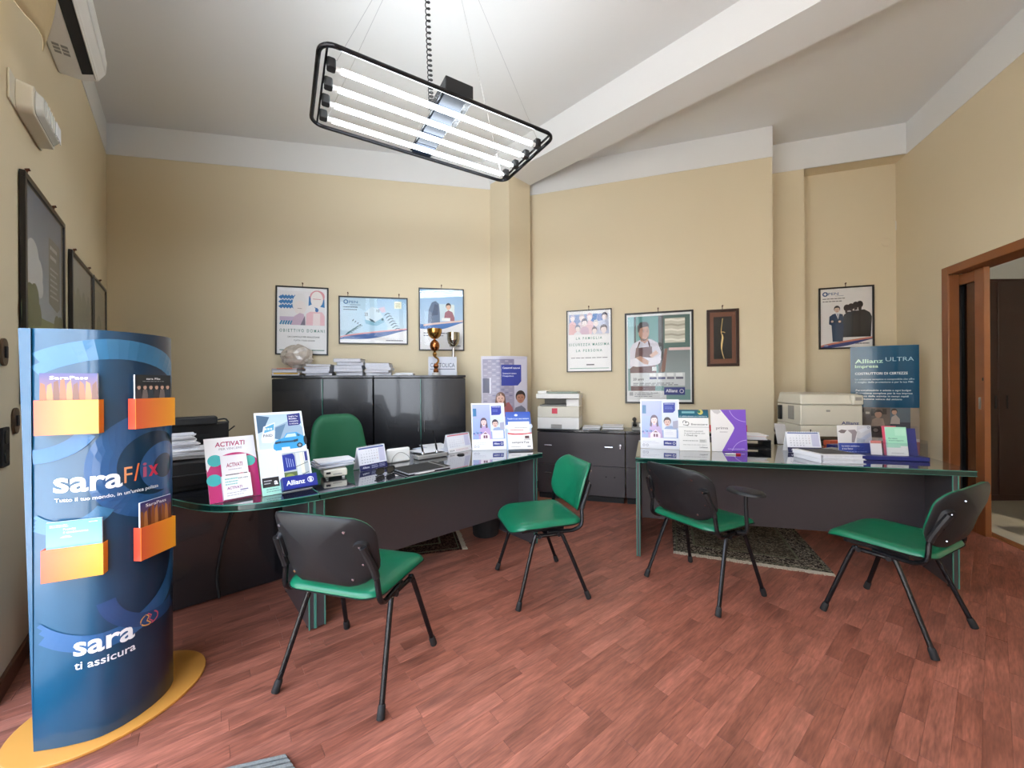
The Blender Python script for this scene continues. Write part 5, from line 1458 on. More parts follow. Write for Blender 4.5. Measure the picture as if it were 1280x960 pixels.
# ACTIVATI board
PINK, TEAL = (200, 50, 120), (70, 188, 190)
def p_activ(p):
    p.rect(.0, .0, 1, 1, (244, 244, 248)); p.rect(.0, .62, 1, 1, PINK)
    p.poly([(0, .62), (0, .47)] + [(max(0, min(1, .56 + .58 * math.cos(R(a)))), .66 - .40 * math.sin(R(a))) for a in range(160, 30, -6)] + [(1, .40), (1, .62)], PINK)
    p.ell(.17, .36, .14, TEAL); p.ell(.12, .66, .14, TEAL); p.ell(.84, .42, .13, (86, 196, 186))
    p.text('ACTIVATI', .5, .145, .105, (178, 44, 104), 'c', .02, .60, shear=.12); p.text('PER VINCERE', .5, .205, .05, (150, 140, 156), 'c', .0, .46)
def p_actleaf(p):
    p.rect(0, 0, 1, 1, (240, 238, 242)); p.text('ACTIVATI', .5, .28, .13, (160, 50, 96), 'c', .02, .62, shear=.12); p.lines(.25, .75, .33, 1, .04, .02, (190, 180, 190), 0)
    p.rect(.12, .45, .95, .85, (78, 66, 70)); p.ell(.30, .56, .18, (92, 196, 164)); p.text('5 euro', .30, .58, .09, (240, 250, 246), 'c', .02, .24); p.ell(.74, .74, .18, (92, 190, 166)); p.ell(.22, .80, .18, (190, 54, 110)); p.ell(.46, .80, .08, (226, 206, 210)); p.ell(.72, .50, .12, (206, 150, 160)); p.rect(0, .86, 1, 1, (214, 120, 160))
def p_actpk(p):
    p.rect(0, 0, 1, 1, (242, 242, 246)); p.lines(.1, .55, .13, 1, .1, .05, (130, 200, 196), 0); p.text('entra subito', .55, .20, .09, (100, 100, 110), 'l', .02, .36)
    p.lines(.1, .6, .25, 2, .11, .05, (150, 206, 204), .3); p.text('ACTIVATI', .14, .60, .15, (150, 60, 140), 'l', .02, .52, shear=.12); p.lines(.12, .9, .74, 2, .1, .03, (190, 186, 196), .3); p.rect(.58, .66, .86, .70, (110, 90, 150))
ea, w, h, ti, az = easel('display_board', 'white and magenta cardboard leaflet board reading ACTIVATI PER VINCERE', 'display', (262.5, 631), (327, 618.5), (254, 549.6), ZL, p_activ, radius=.02)
box_pocket(ea, w * .24, w * .80, .003, h * .37, .022, M_CARD, p_actpk)
leaf_in(ea, w, h, ti, az, w * .26, w * .78, .006, h * .69, .016, 'small ACTIVATI leaflet in the pocket of the magenta board', 'leaflet', p_actleaf)

# car insurance board with the blue box
def car(p, cx, cy, s, col=(60, 158, 214)):
    q = lambda pts: [(cx + x * s, cy + y * s * p.w / p.h) for x, y in pts]
    p.poly(q([(-.95, .1), (-.80, -.18), (-.35, -.32), (-.15, -.62), (.45, -.66), (.75, -.42), (.95, -.25), (.95, .25), (.6, .45), (-.85, .5), (-.98, .35)]), col)
    p.poly(q([(-.28, -.33), (-.10, -.56), (.38, -.58), (.42, -.36)]), (196, 222, 232)); p.poly(q([(.47, -.56), (.68, -.40), (.48, -.34)]), (60, 92, 112))
    p.poly(q([(-.85, -.08), (-.5, -.12), (-.52, .0), (-.85, .06)]), (50, 62, 78)); p.poly(q([(.20, -.12), (.5, -.18), (.48, -.02), (.22, .04)]), (50, 62, 78)); p.rect(cx - .5 * s, cy - .05 * s, cx + .2 * s, cy + .01 * s, (40, 70, 100))
    p.rect(cx - .52 * s, cy + .16 * s, cx - .05 * s, cy + .26 * s, (226, 232, 236)); p.ell(cx + .55 * s, cy + .14 * s, .17 * s, (34, 40, 48)); p.ell(cx + .55 * s, cy + .14 * s, .09 * s, (150, 156, 164)); p.ell(cx + .92 * s, cy - .02 * s, .10 * s, (34, 40, 48), .16 * s)
    p.stroke(q([(-.7, .02), (.15, -.05)]), .015, (30, 90, 130))
def p_car(p):
    p.rect(0, 0, 1, 1, (238, 242, 246)); p.rect(.04, .03, .97, .46, (178, 204, 222), (206, 222, 232)); p.poly([(.04, .03), (.30, .06), (.14, .24), (.04, .26)], (70, 104, 134))
    p.poly([(.35, .20), (.80, .10), (.97, .22), (.97, .34), (.5, .40)], (150, 174, 196)); p.poly([(.40, .20), (.62, .16), (.46, .36), (.36, .34)], (96, 130, 160))
    p.poly([(.16, .18), (.40, .13), (.34, .37), (.28, .39), (.10, .38), (.09, .33)], (226, 232, 238)); p.poly([(.19, .19), (.38, .15), (.36, .23), (.16, .26)], (92, 168, 206))
    for i in range(3): p.rect(.18 + i * .055, .20, .22 + i * .055, .225, (210, 234, 246), step=0)
    p.k += 1; p.text('PAID', .14, .31, .045, (60, 66, 80), 'l', .015, .18)
    p.poly([(.67, .04), (.95, .025), (.95, .16), (.91, .185), (.67, .19)], (38, 44, 120))
    for i, (s, f) in enumerate((('Scegli la Tua', .2), ('Mobilita', .17), ('completa', .2), ('e sicura', .19))): p.text(s, .70, .075 + i * .032, .026, (240, 240, 250), 'l', .015, f)
    car(p, .66, .40, .36)
    p.rect(.0, .48, .34, .86, (222, 228, 236)); p.rect(.0, .86, .4, 1, (164, 220, 204)); p.rect(.02, .80, .34, .91, (34, 36, 40)); p.text('a', .24, .885, .085, (244, 244, 246), 'l', .03); p.lines(.05, .2, .83, 2, .03, .012, (190, 190, 196), .2); p.lines(.08, .4, .93, 2, .025, .01, (120, 150, 146), .3)
def p_house(p):
    p.rect(0, 0, 1, 1, (232, 236, 240)); p.rect(.06, .03, .94, .97, (176, 186, 190)); p.rect(.06, .55, .5, .97, (92, 112, 70)); p.ell(.25, .72, .18, (150, 168, 84)); p.poly([(.06, .08), (.42, .06), (.48, .14), (.48, .50), (.06, .52)], (30, 50, 146))
    for i in range(4): p.stroke([(.18 + i * .07, .16 + .02 * i), (.20 + i * .07, .42)], .015, (190, 206, 240), 0)
    p.k += 1; p.rect(.52, .06, .66, .9, (206, 212, 212)); p.rect(.66, .06, .78, .62, (226, 224, 206)); p.rect(.80, .06, .92, .3, (238, 238, 240)); p.rect(.83, .05, .92, .30, (44, 54, 130)); p.stroke([(.46, .44), (.92, .34)], .02, (60, 64, 72)); p.stroke([(.55, .7), (.92, .6)], .02, (60, 64, 72)); p.rect(.66, .78, .9, .92, (70, 78, 130))
def p_blue(p):
    p.rect(0, 0, 1, 1, (28, 44, 140)); p.text('Allianz', .09, .68, .52, (244, 246, 252), 'l', .02, .54); p.ring(.80, .46, .085, .018, (244, 246, 252), n=20)
    for i, hh in enumerate((.16, .22, .16)): p.rect(.765 + i * .027, .46 - hh, .783 + i * .027, .46 + hh, (244, 246, 252), step=0)
ea, w, h, ti, az = easel('display_board', 'white cardboard board with a blue car and a parking phone', 'display', (328.5, 621.2), (391, 609.8), (312.2, 517.2), ZL, p_car)
box_pocket(ea, w * .36, w * 1.06, .003, h * .155, .045, M_NAVY, p_blue)
leaf_in(ea, w, h, ti, az, w * .40, w * 1.0, .006, h * .47, .020, 'leaflet with a house front standing in the blue pocket under the car', 'leaflet', p_house)

# family leaflet boards, one on each desk
def p_family(p):
    p.rect(0, 0, 1, 1, (240, 242, 250)); p.rect(.03, .03, .97, .78, (170, 190, 228), (150, 168, 214)); p.rect(.03, .03, .56, .34, (178, 188, 222), (166, 176, 214)); p.rect(.56, .03, .97, .62, (216, 224, 242))
    p.rect(.05, .12, .15, .29, (60, 120, 170)); p.poly([(.60, .07), (.90, .065), (.90, .22), (.85, .265), (.60, .27)], (44, 60, 160)); p.lines(.63, .87, .085, 1, .03, .012, (206, 214, 244), 0); p.lines(.64, .86, .15, 2, .03, .012, (120, 140, 214), .3)
    p.poly([(.20, .78), (.24, .58), (.33, .50), (.45, .50), (.55, .60), (.58, .78)], (186, 160, 206)); face(p, .36, .42, .085, (234, 206, 206), (96, 74, 96), long=True)
    p.poly([(.6, .62), (.66, .55), (.80, .53), (.95, .58), (.97, .66), (.6, .66)], (150, 170, 206)); face(p, .70, .46, .085, (222, 190, 182), (64, 58, 66)); p.poly([(.84, .44), (.97, .42), (.97, .58), (.84, .58)], (176, 176, 196))
    for i in range(9): p.ell(.07 + i * .035, .66 + .03 * math.sin(i * 2), .028, ((92, 110, 176), (170, 150, 206), (120, 160, 210))[i % 3], step=0)
    p.k += 1
    p.poly([(.26, .78), (.26, .70), (.40, .615), (.52, .70), (.52, .78)], (242, 226, 240)); p.poly([(.33, .67), (.40, .635), (.46, .67)], (112, 60, 86)); p.rect(.34, .70, .39, .76, (112, 60, 86)); p.rect(.405, .70, .455, .76, (112, 60, 86))
    p.rect(.60, .60, .93, .77, (236, 238, 246)); p.lines(.64, .86, .63, 3, .03, .008, (206, 206, 222), .3)
    p.rect(.03, .78, 1, .97, (240, 242, 250)); p.ring(.09, .93, .028, .01, (120, 120, 150), n=10); p.ring(.18, .93, .028, .01, (120, 120, 150), n=10); p.lines(.06, .5, .85, 2, .03, .007, (190, 192, 214), .3)
    p.rect(.60, .83, .92, .93, (38, 52, 140)); p.text('Allianz', .63, .895, .05, (240, 242, 250), 'l', .02, .17); p.ring(.865, .88, .03, .01, (240, 242, 250), n=12)
easel('display_board', 'white family insurance board standing between the red-topped calendar and the sky leaflet', 'display', (590.3, 563.3), (633.5, 561.9), (587, 503), ZL, p_family, group='family insurance boards')
easel('display_board', 'white family insurance board standing beside the green-topped board on the rug desk', 'display', (800.8, 560.3), (849.4, 562.2), (800.3, 499.4), ZR, p_family, group='family insurance boards')

def p_sky(p):
    p.rect(0, 0, 1, 1, (186, 206, 232)); p.rect(0, 0, 1, .42, (52, 84, 180), (92, 130, 206))
    for i in range(8): p.ell(.06 + i * .13, .40 + .03 * math.sin(i * 2.3), .09, (226, 234, 246), .06, step=0)
    p.k += 1; p.ell(.42, .09, .07, (214, 226, 246), .03); p.text('Tutela la tua casa sempre', .5, .20, .05, (240, 244, 252), 'c', .015, .86); p.lines(.15, .85, .75, 3, .05, .016, (150, 160, 180), .3)
def p_sunw(p):
    p.rect(0, 0, 1, 1, (240, 238, 238)); p.poly([(0, 0), (.3, .05), (.7, .05), (1, 0), (1, .06), (.6, .13), (.2, .12), (0, .07)], (206, 50, 60)); p.rect(.70, .20, .88, .36, (96, 66, 70)); p.lines(.66, .92, .40, 1, .1, .03, (110, 100, 100), 0)
    p.text('sempreTua', .5, .64, .15, (70, 66, 74), 'c', .02, .72, shear=.2); p.lines(.12, .5, .84, 1, .1, .03, (150, 150, 156), 0); p.rect(.78, .82, .92, .88, (120, 120, 130)); p.stroke([(.05, .45), (.95, .45)], .008, (200, 200, 204))
def p_redleaf(p):
    p.rect(0, 0, 1, 1, (238, 236, 236)); p.lines(.08, .7, .30, 1, .06, .025, (196, 80, 86), 0); p.lines(.3, .9, .22, 1, .06, .02, (150, 150, 156), 0); p.lines(.35, .9, .42, 2, .08, .02, (170, 170, 176), .3); p.rect(.1, .72, .95, .82, (120, 110, 90)); p.rect(.72, .66, .95, .80, (150, 80, 70))
ea, w, h, ti, az = easel('display_board', 'blue sky leaflet board behind the white and red leaflet pocket', 'display', (634, 563.5), (666.3, 562.6), (630, 514.8), ZL, p_sky)
box_pocket(ea, w * .04, w * .98, .002, h * .42, .03, M_CARD, p_sunw)
leaf_in(ea, w, h, ti, az, w * .08, w * .92, .005, h * .72, .018, 'white leaflet with red lettering in the pocket below the sky board', 'leaflet', p_redleaf)

def p_benes(p):
    p.rect(0, 0, 1, 1, (240, 240, 240)); p.rect(0, 0, 1, .20, (20, 88, 116), (24, 106, 128)); p.rect(.12, .04, .55, .09, (120, 180, 190)); p.ell(.74, .06, .09, (206, 196, 110)); p.ell(.70, .05, .05, (40, 110, 90)); p.text('in collaborazione con il territorio', .5, .175, .04, (226, 240, 244), 'c', .015, .92)
    p.ring(.20, .31, .055, .02, (90, 94, 96), 150, 400, n=14); p.ring(.28, .34, .06, .02, (90, 94, 96), 200, 470, n=14); p.stroke([(.15, .37), (.32, .39)], .02, (90, 94, 96)); p.text('Benessere', .42, .38, .065, (110, 112, 114), 'l', .01, .54)
    p.rect(0, .42, 1, .435, (196, 198, 198)); p.text('Previeni e gestisci', .18, .54, .045, (120, 122, 124), 'l', .01, .62); p.text('la prevenzione con', .18, .59, .045, (120, 122, 124), 'l', .01, .68); p.text('1 Check up', .18, .645, .055, (90, 92, 94), 'l', .015, .42)
    p.lines(.12, .62, .75, 1, .05, .016, (150, 152, 154), 0); p.rect(.66, .72, .90, .80, (216, 218, 218)); p.lines(.68, .88, .74, 2, .03, .014, (150, 152, 154), .2); p.lines(.12, .9, .85, 1, .05, .012, (180, 182, 182), 0); p.text('UniSalute', .66, .93, .05, (110, 112, 116), 'l', .015, .26)
easel('display_board', 'white board with a dark teal heading, second on the rug desk', 'display', (849.8, 563.4), (887.9, 564.2), (847.4, 512.3), ZR, p_benes)
def p_prima(p):
    p.rect(0, 0, 1, 1, (128, 84, 204)); p.poly([(0, 0), (.28, 0), (.62, .37), (.66, .44), (.62, .52), (.28, 1), (0, 1)], (238, 236, 238)); p.poly([(.02, 0), (.24, 0), (.30, .06), (.2, .11), (.1, .08)], (206, 204, 208))
    p.ring(1.0, -.10, .48, .014, (200, 176, 238), 92, 162, n=18); p.ring(1.0, 1.1, .45, .014, (200, 176, 238), 198, 268, n=18); p.text('prima', .14, .47, .085, (130, 124, 134), 'l', .01, .34); p.lines(.24, .46, .53, 1, .05, .016, (170, 166, 174), 0); p.text('la tua assicurazione online', .46, .95, .03, (226, 214, 246), 'l', .015, .46)
def clip01(o):
    return o
ea, w, h, ti, az = easel('display_board', 'white and purple cardboard board reading prima', 'display', (890.2, 564.3), (934.6, 564.6), (887.9, 512.3), ZR, p_prima)
MB().box((w * .5, .009, h * .55), (w * 1.06, .006, h * .16)).build('backing_strip', mat('red_card', srgb(196, 44, 50), .4), ea)

# desk calendars
def p_cal(head, foot):
    def f(p):
        p.rect(0, 0, 1, 1, (238, 240, 250)); p.rect(.05, .04, .95, .10, head)
        p.rect(.74, .13, .96, .70, (206, 206, 232)); k = 1
        for r_ in range(5):
            for c_ in range(7):
                if 2 <= r_ * 7 + c_ and k <= 31:
                    p.text(str(k), .12 + c_ * .092, .225 + r_ * .115, .062, (96, 98, 126) if c_ < 6 else (170, 96, 110), 'c', .01, step=0); k += 1
        p.k += 1
        p.rect(0, .76, 1, 1, foot)
        if sum(foot) < 400: p.text('Allianz', .10, .91, .11, (226, 230, 244), 'l', .02, .24); p.lines(.42, .66, .82, 3, .05, .02, (180, 186, 214), .2); p.lines(.70, .94, .82, 3, .05, .02, (180, 186, 214), .2)
        else: p.text('2024', .06, .92, .12, (80, 80, 96), 'l', .01, .2); p.lines(.32, .9, .84, 2, .06, .02, (190, 150, 160), .3)
    return f
def calendar(label, bl, br, tl, z0, head, foot):
    ea, w, h, ti, az = easel('desk_calendar', label, 'calendar', bl, br, tl, z0, p_cal(head, foot), th=.002, strut=False, group='standing desk calendars', gloss=False, maxtilt=R(26))
    ti = max(ti, R(14)); ea.rotation_euler = (-ti, 0, az)
    # rear leaf of the tent, hinged at the top
    a2 = 2 * ti; y2, z2 = h * math.sin(a2), h - h * math.cos(a2)
    MB().hexa([(0, .002, h), (w, .002, h), (w, .004, h), (0, .004, h)], [(0, y2 + .001, z2 + .002), (w, y2 + .001, z2 + .002), (w, y2 + .003, z2 + .003), (0, y2 + .003, z2 + .003)]).build('rear_leaf', M_CARD, ea, smooth=0)
    b = MB()
    for i in range(18):
        x = w * (i + .5) / 18
        b.tube([(x, .002 + .006 * math.cos(R(a)), h + .006 * math.sin(R(a))) for a in range(0, 360, 60)], .0008, 4, closed=True)
    b.build('wire_binding', M_CHROME, ea, smooth=0)
    return ea
calendar('blue-topped desk calendar with a navy foot, beside the folded sunglasses', (450.3, 590.2), (484.6, 583), (447, 560), ZL, (70, 90, 160), (34, 40, 96))
calendar('red-topped desk calendar with a white foot, next to the pen stand', (560.8, 567.6), (589.8, 562.2), (558, 544), ZL, (206, 90, 110), (242, 240, 244))
calendar('blue-topped desk calendar behind the white folders on the rug desk', (985.3, 565.4), (1028, 566.3), (984.3, 539.6), ZR, (110, 124, 176), (38, 42, 84))

# pale device with papers on it
def on_top(name, label, cat, px, py, z0, az, group=None): return thing(name, label, cat, at_z(px, py, z0), az, group)
AZL = math.atan2(DU.y, DU.x)
t = on_top('card_reader', 'cream payment device under a pile of loose papers', 'device', 405, 600, ZL + .001, AZL - .15)
b = MB(); b.hexa([(0, 0, .012), (.13, 0, .012), (.13, .15, .012), (0, .15, .012)], [(0, .008, .052), (.13, .008, .052), (.13, .15, .06), (0, .15, .06)]); b.build('housing', M_CREAM, t, bevel=.006)
MB().box((.025, .0012, .036), (.024, .006, .012)).build('port', M_RUB, t, bevel=.002)
MB().box((.075, .0035, .026), (.05, .004, .006)).build('slot', M_GREYP, t, bevel=.001)
for x in (.02, .11):
    for y in (.02, .13): MB().tube([(x, y, 0), (x, y, .0125)], .009, 10).build('foot', M_WHITEP, t)
M_BLUEP = mat('pale_blue_paper', srgb(186, 194, 212), .7, noise=.1, scale=30)
for k in range(6):
    o = MB().box((0, 0, 0), (.21, .15, .0055)).build('paper_sheaf', (M_BLUEP, M_PAPER)[k % 2], loc=at_z(412, 580, ZL + .078) + Vector((random.uniform(-.008, .008), .04 + random.uniform(-.008, .008), k * .0062 - .012)), rz=AZL + random.uniform(-.12, .12))
    tag(o, nth(k, 6) + ' pale paper sheaf in the pile on the cream payment device', 'paper', 'papers on the payment device')

# sunglasses
t = on_top('sunglasses', 'dark folded sunglasses in front of the navy-footed calendar', 'sunglasses', 482, 592, ZL + .001, AZL + .1)
M_LENS = mat('dark_lens', srgb(30, 32, 36), .08, spec=.7)
for s in (-1, 1):
    MB().prism([(s * .036 + x, y) for x, y in rrect(.052, .038, .014)], -.001, .0012, M=TR(0, 0, .022) @ Matrix.Rotation(R(78), 4, 'X')).build('lens', M_LENS, t)
    MB().tube([(s * .036 + x, -y * .2, .022 + y) for x, y in rrect(.056, .042, .016, 4)], .0024, 6, closed=True).build('rim', M_RUB, t)
    MB().tube(smoothpath([(s * .064, .003, .034), (s * .060, .02, .033), (s * .0, .032 + s * .005, .026), (-s * .05, .03 + s * .005, .012)], 4), .0024, 6).build('temple', M_RUB, t)
MB().tube(smoothpath([(-.010, 0, .028), (0, -.003, .032), (.010, 0, .028)], 4), .0024, 6).build('bridge', M_RUB, t)

# white soft packet with a cable loop over it
t = on_top('tissue_packet', 'white soft packet with a thin grey cable looped before it', 'packet', 486, 580, ZL + .001, AZL)
b = MB(); b.hexa([(0, 0, 0), (.17, 0, 0), (.17, .06, 0), (0, .06, 0)], [(-.006, .02, .10), (.176, .02, .10), (.172, .045, .10), (0, .045, .10)]); b.build('wrapping', M_WHITEP, t, bevel=.012)
MB().tube(smoothpath([(.02, -.006, .004), (.03, -.005, .04), (.07, .002, .068), (.11, .002, .066), (.15, -.005, .035), (.16, -.006, .004)], 5), .0022, 6).build('grey_cable', M_GREYP, t)

# agenda, pen, pen stand
t = on_top('agenda', 'black leather agenda with white page edges lying near the desk front', 'book', 511, 594.5, ZL + .0015, AZL + .02)
MB().box((.155, .105, .0075), (.30, .20, .011)).build('pages', M_PAGES, t)
MB().box((.15, .105, .0145), (.31, .215, .003)).build('cover', M_RUB, t, bevel=.001)
MB().box((.15, .105, .0015), (.31, .215, .003)).build('cover', M_RUB, t, bevel=.001)
MB().box((.265, .105, .0166), (.010, .215, .0014)).build('elastic_band', M_GREYP, t)
MB().tube([(.03, -.02, .007), (.06, -.021, .007), (.16, -.021, .007), (.17, -.021, .0068)], [.002, .0045, .0045, .003], 8).build('page_marker', M_WHITEP, t)
t = on_top('pen_stand', 'long grey pen stand holding two upright black pens', 'pen stand', 524, 575.5, ZL + .001, AZL - .02)
MB().box((.12, .045, .016), (.25, .09, .03)).build('base', M_GREYP, t, bevel=.006)
MB().box((.12, .045, .0315), (.22, .05, .003)).build('inlay', M_RUB, t, bevel=.001)
for x in (.055, .175): MB().lathe([(.001, 0), (.014, 0), (.011, .012), (.006, .02), (.001, .02)], 12, M=TR(x, .045, .033)).build('pen_socket', M_CHROME, t)
for x, l_ in ((.055, 'slim black pen leaning in the pen stand beside the white packet'), (.175, 'slim black pen leaning in the pen stand beside the red-topped calendar')):
    p = t.matrix_basis @ Vector((x, .045, .05))
    q = thing('pen', l_, 'pen', p, 0, 'pens in the stand', rot=(R(4), R(-14), AZL))
    MB().tube([(0, 0, 0), (0, 0, .01), (0, 0, .045), (0, 0, .06)], [.003, .007, .0075, .004], 10).build('grip', M_RUB, q)
    MB().tube([(0, 0, .058), (0, 0, .15), (0, 0, .165)], [.0036, .003, .0045], 8).build('barrel', M_PLAST, q)
b = MB().lathe([(.001, 0), (.028, 0), (.03, .004), (.022, .009), (.001, .01)], 18)
o = b.build('coaster', M_RUB, loc=at_z(576, 568.5, ZL + .001)); tag(o, 'small flat dark lid lying before the red-topped calendar', 'lid')
for k, (px, py) in enumerate(((545, 563), (549, 560), (541, 566.5))):
    o = MB().box((0, 0, 0), (.21, .297, .003)).build('paper_sheet', (M_BLUEP, M_PAPER, M_PAPER)[k], loc=at_z(px, py, ZL + .004 + .004 * k) + Vector((-.04, .10, 0)), rz=AZL + (.3, -.1, .12)[k])
    tag(o, ('pale blue sheet lying lowest behind the pen stand', 'white sheet lying between two others behind the pen stand', 'white sheet lying topmost behind the pen stand')[k], 'paper', 'papers behind the pen stand')

# black printer on the side desk
pc = vec2(-1.865, 2.19)
t = thing('office_printer', 'black desktop printer with a heap of papers, beside the magenta board', 'printer', (pc.x, pc.y, ZL + .001), AZL)
MB().box((0, -.01, .078), (.46, .40, .152)).build('body', M_RUB, t, bevel=.008)
MB().box((0, .215, .165), (.44, .07, .33)).build('back_unit', M_PLAST, t, bevel=.01)
MB().box((-.03, .20, .345), (.38, .11, .05)).build('feeder_lid', M_RUB, t, bevel=.01)
MB().box((0, -.213, .06), (.40, .012, .06)).build('paper_drawer', M_PLAST, t, bevel=.004)
MB().box((.05, .178, .25), (.14, .006, .02)).build('slot', M_RUB, t)
MB().tube(smoothpath([(.12, .235, .335), (.20, .25, .345), (.215, .22, .335), (.215, .16, .328)], 4), .005, 6).build('wire_guide', M_RUB, t)
MB().tube([(.22, .2, .27), (.25, .18, .30)], .004, 6).build('latch', M_RUB, t)
for k in range(22):
    low = k < 11
    z = .160 + (k * .0045 if low else .0495 + (k - 11) * .0075)
    w_, d_ = (.30, .21) if low else (.21, .15)
    o = MB().box((0, 0, 0), (w_, d_, .0038 if low else .006)).build('paper_sheaf', M_PAPER if k % 3 else M_PAGES)
    p = t.matrix_basis @ Vector(((.03 if low else -.06) + random.uniform(-.015, .015), (-.04 if low else -.03) + random.uniform(-.012, .012), z + .003))
    o.location = p; o.rotation_euler = (0, 0, AZL + random.uniform(-.16, .16))
    tag(o, (nth(k, 11) + ' wide white paper in the flat layer on the black printer') if low else (nth(k - 11, 11) + ' folded paper in the raised heap on the black printer'), 'paper', 'flat papers on the black printer' if low else 'folded papers on the black printer')

# ------------------------------------------------------------------ things on the tall cabinets
def cab_pt(px, dep, dz=0.0):
    f = fo - nbl * dep
    q = on_plane(px, 470, f, dbl); return Vector((q.x, q.y, CH + .001 + dz))
M_YEL = mat('yellow_card', srgb(220, 176, 60), .5); M_ORC = mat('rust_card', srgb(206, 92, 60), .5); M_GRC = mat('grey_card', srgb(120, 118, 124), .6, noise=.15)
def folder(p, w, d, h, az, cover, label, group, cover2=None):
    b = MB(); b.box((0, -.004, h / 2), (w * .97, d * .97, h - .004), 0); b.box((0, 0, .0012), (w, d, .0024), 1); b.box((0, 0, h - .0012), (w, d, .0024), 1 if cover2 is None else 2)
    b.box((-w / 2 + .0012, 0, h / 2), (.0024, d, h - .004), 1)
    for m_, i_ in ((cover, 1), (cover2, 2)):
        if m_ in (M_YEL, M_ORC): b.box((0, -d / 2 - .001, h * (.5 if i_ == 1 else .7)), (w * (.86 if i_ == 1 else .62), .002, h * (.7 if i_ == 1 else .6)), i_)
    o = b.build('paper_folder', [M_PAGES, cover, cover2 or cover], loc=p, rz=az)
    tag(o, label, 'folder', group); return o
def stack(px0, px1, items, dep, label, group):
    a, c = cab_pt(px0, dep), cab_pt(px1, dep); w = (c - a).length; mid = (a + c) / 2; z = 0
    for k, (h, cov, c2, lb) in enumerate(items):
        folder(mid + Vector((random.uniform(-.014, .014), .11 + random.uniform(-.014, .014), z)), w * random.uniform(.86, 1.0), .22, h, abl + random.uniform(-.09, .09), cov, lb or (nth(k, len(items)) + ' ' + label), group, c2); z += h + .0008
    return mid, z
s1 = stack(335, 372, [(.012, M_GRC, None, 'bottom grey folder of the low rust-topped stack'), (.016, M_YEL, None, 'yellow folder in the low rust-topped stack'), (.030, M_GRC, None, 'thick grey folder under the rust one'), (.012, M_GRC, M_ORC, 'rust-coloured folder on top of the low stack under the crystal ornament')], .02, '', 'folders in the low rust-topped stack')
s2 = stack(377, 412, [(.022, M_GRC, None, None), (.020, M_BLUEP, None, None), (.026, M_PAPER, None, None), (.024, M_GRC, None, None), (.020, M_CREAM, M_GRC, None)], .02, 'grey paper folder in the stack just before the crystal ornament', 'folders in the second stack')
s3 = stack(415, 451, [(.036, M_BLUEP, None, None), (.034, M_GRC, None, None), (.034, M_BLUEP, None, None), (.032, M_GRC, None, None), (.036, M_BLUEP, M_RUB, None)], .02, 'thick folder in the tallest stack on the cabinets', 'folders in the tallest stack')
s4 = stack(453.5, 487, [(.028, M_BLUEP, None, None), (.026, M_GRC, None, None), (.028, M_PAPER, None, None), (.026, M_BLUEP, None, None), (.020, M_PAPER, M_RUB, None)], .02, 'curled folder in the stack next to the thin white papers', 'folders in the fourth stack')
for k in range(4):
    o = MB().box((0, 0, 0), (.21 - .01 * k, .2, .006)).build('paper_sheaf', M_PAPER, loc=cab_pt(503, .03, .004 + k * .0066) + Vector((random.uniform(-.01, .01), .10, 0)), rz=abl + random.uniform(-.1, .1))
    tag(o, nth(k, 4) + ' thin white paper lying flat on the cabinet beside the trophies', 'paper', 'flat papers on the tall cabinets')
# crystal ornament: a faceted translucent lump in crumpled film
rr_ = random.Random(5)
bm_ = bmesh.new(); bmesh.ops.create_icosphere(bm_, subdivisions=3, radius=1)
for v in bm_.verts: v.co = v.co * rr_.uniform(.80, 1.05); v.co.x *= .165; v.co.y *= .075; v.co.z *= .135
me = bpy.data.meshes.new('film'); bm_.to_mesh(me); bm_.free()
M_FILM = mat('crumpled_film', srgb(186, 178, 168), .12, noise=.5, scale=16, coat=.6, bump=.4, bscale=40)
me.materials.append(M_FILM)
cb = cab_pt(372, .325)
t = thing('crystal_ornament', 'crumpled translucent wrapped ornament before the OBIETTIVO DOMANI poster', 'ornament', cb, abl)
o = bpy.data.objects.new('wrapping', me); COL.objects.link(o); o.parent = t; o.location = (0, .0, .215)
MB().lathe([(.001, 0), (.075, 0), (.075, .02), (.05, .04), (.05, .12), (.001, .125)], 16).build('stand', M_GREYP, t)
# trophies
def trophy(name, label, px, dep, parts):
    p = cab_pt(px, dep); t = thing(name, label, 'trophy', p, abl, 'trophies on the tall cabinet')
    for n_, m_, prof, off in parts: MB().lathe(prof, 20, M=TR(off, 0, 0)).build(n_, m_, t)
    return t
M_MARB = mat('white_marble', srgb(206, 204, 200), .25, noise=.12, scale=16)
tr = trophy('trophy', 'gilt trophy with a copper ball and a curved stem, before the blue office poster', 545, .09, [
    ('foot', M_MARB, [(.001, 0), (.042, 0), (.042, .03), (.001, .03)], .0),
    ('cup', M_BRASS, [(.001, .40), (.03, .402), (.062, .43), (.078, .47), (.08, .51), (.074, .508), (.06, .45), (.001, .42)], -.012),
    ('ball', M_COPPER, [(.001, .262), (.03, .27), (.048, .295), (.053, .325), (.048, .355), (.03, .38), (.012, .392), (.012, .405), (.001, .406)], -.012),
    ('collar', M_BRASS, [(.001, .205), (.016, .205), (.024, .235), (.012, .262), (.001, .264)], -.012),
    ('figure_base', M_COPPER, [(.001, .03), (.026, .031), (.03, .05), (.018, .075), (.03, .10), (.018, .13), (.001, .131)], .0)])
MB().tube(smoothpath([(.0, 0, .12), (.025, 0, .15), (.022, 0, .18), (-.004, 0, .20), (-.012, 0, .21)], 4), .011, 8).build('curved_stem', M_BRASS, tr)
